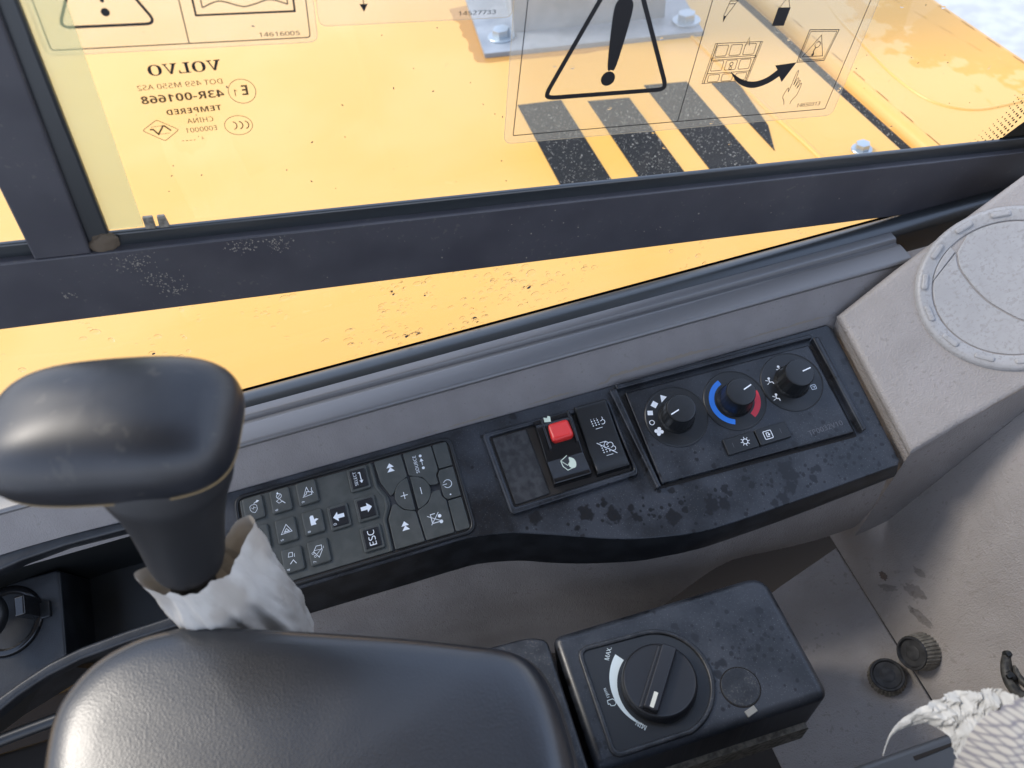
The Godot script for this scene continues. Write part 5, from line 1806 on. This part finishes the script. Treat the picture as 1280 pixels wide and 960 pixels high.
# ------------------------------------------------------------------ throttle box
func throttle_box() -> void:
	var up := Transform3D(Basis(Vector3(1, 0, 0), Vector3(0, 0, -1), Vector3(0, 1, 0)), Vector3(0, -30, 0))    # plan points given as (x, -z)
	var pz := func(a: Array) -> PackedVector2Array: return PackedVector2Array(a.map(func(v): return Vector2(v[0], -v[1])))
	var o := thing("throttle_box", "black engine speed box with a large round dial beside the armrest", "control box", Vector3(30, -100, 120))
	var b := Mb.new()
	var q := smooth_corners(pz.call([[-33, 80.5], [98.8, 83.0], [99.5, 157.5], [-33, 156]]), [5.5, 12.0, 7.0, 5.5])
	prism(b, up, q, -70, 0, 5.0, 5)
	b.uo = Vector3(-33 - 415.0, 0, 157.5 - 127.0)
	b.ua = Vector3(1.0 / 560.0, 0, 0)
	b.ub = Vector3(0, 0, 1.0 / 150.0)
	b.uo.z = 80.0 - 60.0
	part(b, "housing", M.console, o, 50.0)
	b = Mb.new()
	prism(b, up, smooth_corners(pz.call([[-96, 75], [-46, 77.5], [-36.2, 82], [-36.2, 162], [-96, 162]]), [3.0, 6.0, 4.0, 3.0, 3.0]), -60, 2.0, 2.0, 3)
	part(b, "mounting_plate", M.boxplastic, o, 50.0)
	# raised bezel: square to the left, round to the right
	var c := Vector2(15, 124)
	var shape := func(g: float) -> PackedVector2Array:
		var s := PackedVector2Array()
		for i in 25:
			var a := deg_to_rad(lerpf(82.0, -78.0, i / 24.0))
			s.append(Vector2(c.x + cos(a) * (29.0 + g), -c.y + sin(a) * (29.0 + g)))
		var rest := smooth_corners(pz.call([[8, 153 + g], [-23.5 - g, 152.5 + g], [-23.0 - g, 92.5 - g], [10, 94.6 - g]]), [0.01, 6.0 + g, 6.0 + g, 0.01])
		return ccw(s + rest.slice(0, 0)) if false else combine(s, c, g)
	b = Mb.new()
	frame_ring(b, up, shape.call(1.2), shape.call(-1.6), -0.5, 1.8, 1.1, 4)
	var bez := part(b, "bezel", M.boxplastic, o, 50.0)
	b = Mb.new()
	prism(b, up, shape.call(-1.5), -0.5, 0.4)
	part(b, "scale_plate", M.plain_black, o)
	b = Mb.new()
	# crescent, widest at MAX
	var n := 30
	var ct := on(up, 14.6, -123.8, 0.55)
	for i in n:
		var f0 := float(i) / n
		var f1 := float(i + 1) / n
		var w0 := lerpf(5.6, 0.5, pow(f0, 1.1)); var w1 := lerpf(5.6, 0.5, pow(f1, 1.1))
		var g0 := deg_to_rad(lerpf(127.0, 229.0, f0)); var g1 := deg_to_rad(lerpf(127.0, 229.0, f1))
		var ro0 := lerpf(27.5, 24.2, f0); var ro1 := lerpf(27.5, 24.2, f1)
		b.quad(ct * Vector3(cos(g0) * (ro0 - w0), sin(g0) * (ro0 - w0), 0), ct * Vector3(cos(g0) * ro0, sin(g0) * ro0, 0), ct * Vector3(cos(g1) * ro1, sin(g1) * ro1, 0), ct * Vector3(cos(g1) * (ro1 - w1), sin(g1) * (ro1 - w1), 0))
	text(b, on(up, -5.6, -100.2, 0.55, 57), "MAX.", 2.6, 0, 7.4)
	text(b, on(up, -2.8, -141.2, 0.55, 133), "MIN.", 2.6, 0, 6.6)
	text(b, on(up, -13.8, -120.2, 0.55, 92), "rpm", 1.9, 0, 5.2)
	stroke(b, on(up, -13.2, -125.8, 0.55), [Vector2(-1.8, 1.6), Vector2(1.2, 1.6), Vector2(2.2, 0.4), Vector2(2.2, -1.2), Vector2(1.0, -2.0), Vector2(-0.8, -1.6), Vector2(-1.2, -0.4), Vector2(-2.0, -0.4), Vector2(-2.0, 0.6)], 0.36, 0, true)
	ink(b, up, "scale", M.pale_scale, bez)
	# dial
	var dt := on(up, 15.0, -124.2, 0.4)
	b = Mb.new()
	lathe(b, dt, [Vector2(20.6, 0), Vector2(20.4, 5.0), Vector2(19.8, 6.6), Vector2(19.0, 7.1), Vector2(18.2, 6.9), Vector2(0.01, 6.6)], 72)
	var dial := part(b, "dial", M.dialplastic, o, 40.0)
	b = Mb.new()
	var ht := on(dt, 0, 0, 6.2, 50.5)
	prism(b, ht, rrect(-18.0, -4.1, 18.4, 4.1, 1.4, 3), 0, 5.6, 1.0, 3)
	prism(b, on(ht, 0, 4.8), rrect(-18.2, -1.4, 17.6, 1.4, 0.8, 2), 0, 2.0, 0.8, 3)
	part(b, "grip_bar", M.dialplastic, dial, 40.0)
	b = Mb.new()
	fill(b, on(ht, -12.6, -0.4, 5.66), rrect(-4.4, -1.1, 4.0, 1.1, 0.2, 1), 0)
	ink(b, up, "pointer", M.cream, dial)
	# blanking plug and small metal tag
	b = Mb.new()
	frame_ring(b, on(up, 56.0, -139.0), circle(0, 0, 10.9, 40), circle(0, 0, 10.3, 40), -0.5, 0.3, 0.1, 1)
	part(b, "plug_gap", M.seam, o)
	b = Mb.new()
	prism(b, on(up, 56.0, -139.0), circle(0, 0, 10.3, 40), -1, 0.5, 0.4, 2)
	part(b, "blanking_plug", M.boxplastic, o)
	b = Mb.new()
	prism(b, on(up, 55.6, -152.2, 0, 14), rrect(-3.2, -1.7, 3.2, 1.7, 0.3, 2), -0.5, 0.5, 0.2, 1)
	part(b, "metal_tag", M.tag, o)
	b = Mb.new()
	prism(b, Transform3D(up.basis, Vector3(0, -72, 0)), pz.call([[-30, 100], [94, 102], [94, 161], [-30, 159.5]]), -22, 0, 1.5, 2)
	part(b, "lower_housing", M.ribbed, o)


func combine(s: PackedVector2Array, c: Vector2, g: float) -> PackedVector2Array:
	# round right-hand side s followed by the square left-hand corners
	var q := PackedVector2Array(s)
	for k in [[Vector2(-21.5 - g, -(152.0 + g)), Vector2(1, 0), Vector2(0, 1)], [Vector2(-21.0 - g, -(93.4 - g)), Vector2(0, -1), Vector2(1, 0)]]:
		for j in 7:
			var t := j / 6.0
			var a: Vector2 = k[0] + k[1] * (5.5 + g)
			var e: Vector2 = k[0] + k[2] * (5.5 + g)
			q.append(a.lerp(k[0], t).lerp((k[0] as Vector2).lerp(e, t), t))
	return ccw(q)


func smooth_corners(q: PackedVector2Array, r: Array) -> PackedVector2Array:
	var out := PackedVector2Array()
	var n := q.size()
	for i in n:
		var a := q[(i + n - 1) % n] - q[i]
		var c := q[(i + 1) % n] - q[i]
		var k: float = minf(r[i], minf(a.length(), c.length()) * 0.49)
		var s := q[i] + a.normalized() * k
		var e := q[i] + c.normalized() * k
		for j in 7:
			out.append(s.lerp(q[i], j / 6.0).lerp(q[i].lerp(e, j / 6.0), j / 6.0))
	return ccw(dedupe(out))


# ------------------------------------------------------------------ armrest, joystick
func armrest() -> void:
	var pts := [Vector2(-243, 140), Vector2(-242.8, 112), Vector2(-240.5, 100), Vector2(-236.4, 92.8), Vector2(-230, 86.3), Vector2(-222, 81.9), Vector2(-213.6, 79.6), Vector2(-205.4, 78.7), Vector2(-195.4, 79.2), Vector2(-185.3, 81.2), Vector2(-155.6, 91.6), Vector2(-101.4, 113.1), Vector2(-71.1, 126.4), Vector2(-58.9, 132.4), Vector2(-52.2, 139.6), Vector2(-48.8, 150.7), Vector2(-48.0, 163.2), Vector2(-49, 180), Vector2(-54, 215), Vector2(-66, 236), Vector2(-92, 246), Vector2(-150, 244), Vector2(-206, 232), Vector2(-232, 212), Vector2(-241, 175)]
	var q := smooth2(pts, true, 5)
	var c := Vector2(-145, 160)
	var prof := [[1.0, 82.0], [1.0, 94.0], [0.998, 99.0], [0.99, 103.5], [0.972, 107.5], [0.945, 110.6], [0.905, 112.6], [0.84, 113.8], [0.74, 114.6], [0.58, 115.2], [0.4, 115.6], [0.2, 115.8], [0.02, 115.8]]
	var wav := noise(44, 0.012, FastNoiseLite.TYPE_SIMPLEX_SMOOTH, 3)
	var b := Mb.new()
	var rows := []
	for k in prof.size():
		var row := PackedVector3Array()
		for p in q:
			var v: Vector2 = c + (p - c) * prof[k][0]
			var y: float = prof[k][1] + wav.get_noise_2d(v.x, v.y) * 0.5 * smoothstep(90.0, 114.0, prof[k][1])
			row.append(Vector3(v.x, y, v.y))
		rows.append(row)
	for k in rows.size() - 1:
		for i in q.size():
			var j := (i + 1) % q.size()
			b.quad(rows[k][i], rows[k][j], rows[k + 1][j], rows[k + 1][i])
	var o := thing("armrest", "padded black leather armrest in the foreground", "armrest", Vector3(-150, 70, 150))
	part(b, "pad", M.leather, o, 60.0)
	b = Mb.new()
	var low := []
	for k in [[1.004, 86.0], [1.008, 84.5], [1.008, 80.0], [0.985, 64.0], [0.9, 58.0]]:
		var row := PackedVector3Array()
		for p in q:
			var v: Vector2 = c + (p - c) * k[0]
			row.append(Vector3(v.x, k[1], v.y))
		low.append(row)
	for k in low.size() - 1:
		for i in q.size():
			var j := (i + 1) % q.size()
			b.quad(low[k][i], low[k + 1][i], low[k + 1][j], low[k][j])
	part(b, "base_shell", M.plain_black, o, 50.0)
	# stitched seam along the upper edge
	b = Mb.new()
	var path := PackedVector3Array()
	for i in range(0, q.size() + 1):
		var p := q[i % q.size()]
		var v := c + (p - c) * 1.001
		path.append(Vector3(v.x, 97.2, v.y))
	tube(b, path, 0.9, 6)
	part(b, "piping", M.piping, o, 60.0)


func joystick() -> void:
	var o := thing("joystick", "black joystick with broad worn head on tapering stem", "joystick", Vector3(-170, 100, 100))
	var b := Mb.new()
	var kt := Transform3D(Basis.from_euler(Vector3(deg_to_rad(4), deg_to_rad(-13), deg_to_rad(-3))), Vector3(-168.8, 208.0, 58.5))
	var bulge := noise(77, 0.02)
	grid(b, 96, 48, func(u, v): return knob_point(kt, u * TAU, (v - 0.5) * PI, 0.0))
	part(b, "head", M.knob, o, 60.0)
	b = Mb.new()
	var path := PackedVector3Array()
	for i in 97:
		path.append(knob_point(kt, i / 96.0 * TAU, -0.30, 0.14))
	tube(b, path, 0.42, 6)
	part(b, "mould_line", M.mould, o, 60.0)
	# stem
	b = Mb.new()
	var a := Vector3(-160, 188, 66)
	var e := Vector3(-174.5, 134.0, 70)
	var axis := (a - e).normalized()
	var side := axis.cross(Vector3(0, 0, 1)).normalized()
	var st := Transform3D(Basis(side, axis.cross(side), axis), e)
	var L := (a - e).length()
	lathe(b, st, [Vector2(0.01, -3.0), Vector2(8, -2.6), Vector2(11.6, -0.8), Vector2(13.4, 2.4), Vector2(14.6, 8.0), Vector2(15.6, L * 0.35), Vector2(17.0, L * 0.58), Vector2(19.2, L * 0.8), Vector2(22.4, L * 1.0), Vector2(23.4, L * 1.12), Vector2(20.0, L * 1.3), Vector2(0.01, L * 1.32)], 48)
	part(b, "stem", M.stem, o, 60.0)
	b = Mb.new()
	lathe(b, Transform3D(st.basis, e - axis * 90.0), [Vector2(9, 0), Vector2(9, 88)], 24)
	part(b, "shaft", M.rubber, o, 60.0)
	# grubby film gathered round the foot of the stem
	var w := Mb.new()
	var n1 := noise(201, 0.9, FastNoiseLite.TYPE_SIMPLEX_SMOOTH, 3)
	var n2 := noise(202, 0.05, FastNoiseLite.TYPE_SIMPLEX_SMOOTH, 3)
	var nu := 120
	var nv := 40
	var pts := []
	for i in nu + 1:
		var row := PackedVector3Array()
		for j in nv + 1:
			row.append(wrap_point(float(i) / nu, float(j) / nv, n1, n2))
		pts.append(row)
	for i in nu:
		for j in nv:
			w.quad(pts[i][j], pts[i + 1][j], pts[i + 1][j + 1], pts[i][j + 1])
			for d in [[i, j], [i + 1, j], [i + 1, j + 1], [i, j], [i + 1, j + 1], [i, j + 1]]:
				w.uv.append(Vector2(float(d[0]) / nu, 1.0 - float(d[1]) / nv))
	solo(w, "plastic_wrapper", M.wrapper, "grubby white plastic film bunched round the joystick's foot", "plastic wrapper", Vector3(-165, 80, 92), 60.0)


func knob_point(t: Transform3D, lon: float, lat: float, grow: float) -> Vector3:
	var se := func(w: float, e: float) -> float: return signf(w) * pow(absf(w), e)
	var e1 := 0.80
	var e2 := 0.55
	var x: float = se.call(cos(lat), e1) * se.call(cos(lon), e2)
	var z: float = se.call(cos(lat), e1) * se.call(sin(lon), e2)
	var y: float = se.call(sin(lat), e1)
	var k := 1.0 - 0.08 * maxf(-x, 0.0) * absf(x)
	return t * Vector3(x * (42.2 + grow), y * ((19.5 if y > 0.0 else 14.0) * (1.0 - 0.10 * maxf(-x, 0.0)) + grow), z * (25.6 * k + grow))


func wrap_point(u: float, v: float, n1: FastNoiseLite, n2: FastNoiseLite) -> Vector3:
	# u round the stem, v from the foot up to the ragged mouth; the low lip faces the seat, two tall points stand left and behind
	var g := u * TAU
	var cu := Vector2(cos(g), sin(g))
	var front := 0.5 + 0.5 * sin(g)
	var p1 := exp(-pow(angle_difference(g, deg_to_rad(-28.0)) / 0.40, 2.0))
	var p2 := exp(-pow(angle_difference(g, deg_to_rad(176.0)) / 0.42, 2.0))
	var top := lerpf(116.0, 139.0, front) + 12.0 * p1 + 11.0 * p2 + 4.0 * n1.get_noise_2d(cu.x * 1.8, cu.y * 1.8)
	var y := lerpf(34.0, top, v)
	var c := Vector3(-173, 34, 64).lerp(Vector3(-174.0, 130, 69), v)
	var r := lerpf(21.0, 16.4, smoothstep(0.35, 1.0, v)) + 3.0 * sin(v * PI)
	r += (12.0 * p1 + 2.5 * p2) * v * v + 2.5 * maxf(cos(g), 0.0) * v * (1.0 - p1 * 0.5) * (1.2 - v)
	var fold := n1.get_noise_3d(cu.x * 2.6, cu.y * 2.6, v * 1.4)
	r += 3.2 * fold * (0.4 + 0.4 * sin(v * PI))
	var q := Vector3(c.x, y, c.z) + Vector3(cos(g), 0, sin(g)) * r
	return q + Vector3(cos(g), 0.2, sin(g)) * n2.get_noise_3d(q.x, q.y * 0.5, q.z) * 2.2


# ------------------------------------------------------------------ things by the seat
func seat_side() -> void:
	# end of the seat rail
	var up := Transform3D(Basis(Vector3(1, 0, 0), Vector3(0, 0, -1), Vector3(0, 1, 0)), Vector3(0, -30, 0))
	var o := thing("seat_rail", "dark grey slotted rail cover at the bottom edge below torn film", "seat rail", Vector3(130, -60, 240))
	var b := Mb.new()
	prism(b, up, rrect(70, -330, 240, -191.5, 3, 3), -40, 0, 3.0, 4)
	part(b, "cover", M.railplastic, o)
	b = Mb.new()
	prism(b, on(up, 139, -197.2), rquad([Vector2(-17, -0.8), Vector2(17, 0.2), Vector2(17, 1.2), Vector2(-17, 1.2)], 0.3, 2), -1, 0.4)
	part(b, "slot", M.seam, o)
	# torn film: a ragged curling flap
	var hi := smooth3([Vector3(82, 36, 199.5), Vector3(88, 41, 193.4), Vector3(96, 46, 190), Vector3(107, 51, 189), Vector3(118, 55.5, 189), Vector3(124, 59, 192), Vector3(130, 62, 194), Vector3(138, 64.5, 202), Vector3(152, 70, 208)], 8)
	var lo := smooth3([Vector3(82.3, 35.6, 200), Vector3(88.6, 40.5, 194.4), Vector3(97, 44, 193.5), Vector3(103.5, 46, 196), Vector3(107, 47.5, 202), Vector3(106, 46.5, 211), Vector3(104, 45, 220), Vector3(108, 46, 232), Vector3(120, 48, 240)], 8)
	var n1 := noise(301, 0.06, FastNoiseLite.TYPE_SIMPLEX_SMOOTH, 4)
	var n2 := noise(302, 0.5, FastNoiseLite.TYPE_SIMPLEX_SMOOTH, 2)
	b = Mb.new()
	var rag := func(u: float, v: float) -> Vector3:
		var i := u * (hi.size() - 1)
		var a := hi[int(i)].lerp(hi[mini(int(i) + 1, hi.size() - 1)], fmod(i, 1.0))
		var e := lo[int(i)].lerp(lo[mini(int(i) + 1, lo.size() - 1)], fmod(i, 1.0))
		var wid := a.distance_to(e)
		var edge := 0.8 * n2.get_noise_1d(u * 130.0) * minf(wid / 12.0, 1.0)
		var p := a.lerp(e, v + (1.0 - v) * edge * 0.06)
		p += Vector3(0.1, 0.77, 0.63) * (n1.get_noise_3d(p.x * 3.0, p.y * 3.0, p.z * 3.0) * 4.0 + 3.0 * sin(v * PI)) * minf(wid / 14.0, 1.0)
		return p + (a - e).normalized() * edge * (1.0 - v)
	grid(b, 110, 26, rag)
	solo(b, "torn_film", M.torn, "torn white plastic film curling off the fabric at lower right", "plastic film", Vector3(120, 50, 205), 50.0)
	# woven seat edge
	b = Mb.new()
	var st := Transform3D(Basis(Vector3(0.96, 0.06, -0.27).normalized(), Vector3(0.2, 0.63, -0.75).normalized(), Vector3(-0.11, 0.77, 0.63).normalized()).orthonormalized(), Vector3(112, 107, 232))
	grid(b, 150, 130, func(u, v):
		var x: float = lerpf(-40.0, 70.0, u)
		var y: float = lerpf(-70.0, 24.0, v)
		var top: float = 15.0 + 6.0 * u - 60.0 * pow(clampf((0.32 - u) / 0.32, 0.0, 1.0), 1.6)
		y = minf(y, top)
		var w: float = sin(x * TAU / 4.6) * sin(y * TAU / 4.6 + (PI / 2 if false else 0.0))
		var dy: float = top - y
		return st * Vector3(x, y - 1.0, w * 0.8 - 18.0 * exp(-dy / 4.5) - 0.01 * (x - 20.0) * (x - 20.0)))
	b.uo = st.origin
	b.ua = st.basis.x / 18.4
	b.ub = st.basis.y / 18.4
	var seat := thing("seat", "woven grey fabric seat edge in the lower right corner", "seat", Vector3(120, -300, 480))
	part(b, "fabric_edge", M.weave, seat, 60.0)
	b = Mb.new()
	prism(b, Transform3D(Basis(Vector3(1, 0, 0), Vector3(0, 0, -1), Vector3(0, 1, 0)), Vector3.ZERO), rrect(-330, -780, 560, -268, 60, 8), -330, 60, 40, 5)
	part(b, "cushion", M.weave, seat, 50.0)
	b = Mb.new()
	prism(b, Transform3D(Basis(Vector3(1, 0, 0), Vector3(0, 0, -1), Vector3(0, 1, 0)), Vector3.ZERO), rrect(-40, -272, 560, -250, 6, 3), -330, 92, 5, 3)
	part(b, "added_shade_panel", M.railplastic, seat)  # unseen panel added beside the seat to shade the lower trim
	# bundle of dirty cables at the right edge
	var c := thing("cable_bundle", "dirty black cable loop with ties at the right edge", "cable", Vector3(228, -95, 166))
	b = Mb.new()
	tube(b, smooth3([Vector3(262, -61, 141), Vector3(246, -83, 151), Vector3(235, -89, 155.5), Vector3(228.5, -90, 162), Vector3(225.5, -91, 170), Vector3(227, -91, 178), Vector3(234, -87, 187), Vector3(250, -71, 195)]), 3.0, 10)
	part(b, "cable", M.cable, c, 60.0)
	b = Mb.new()
	tube(b, smooth3([Vector3(264, -63, 153), Vector3(246, -83, 157), Vector3(236, -89, 162), Vector3(232.5, -90, 170), Vector3(237, -86, 179), Vector3(254, -69, 183)]), 2.6, 10)
	part(b, "cable", M.cable, c, 60.0)
	for p in [[Vector3(235, -89, 156), 35.0], [Vector3(227.5, -90, 167), 80.0], [Vector3(229, -90, 180), 120.0]]:
		b = Mb.new()
		var d := Transform3D(Basis(Vector3.UP, deg_to_rad(p[1])) * Basis(Vector3(0, 0, 1), PI / 2), p[0])
		lathe(b, Transform3D(Basis(Vector3.UP, deg_to_rad(-p[1])), p[0]), [Vector2(3.4, -1.4), Vector2(3.8, -1.0), Vector2(3.8, 1.0), Vector2(3.4, 1.4)], 18)
		box(b, Transform3D(Basis.IDENTITY, p[0] + Vector3(-1.6, 2.6, -1)), Vector3(3.4, 2.6, 2.4), 0.5)
		part(b, "cable_tie", M.rubber, c)
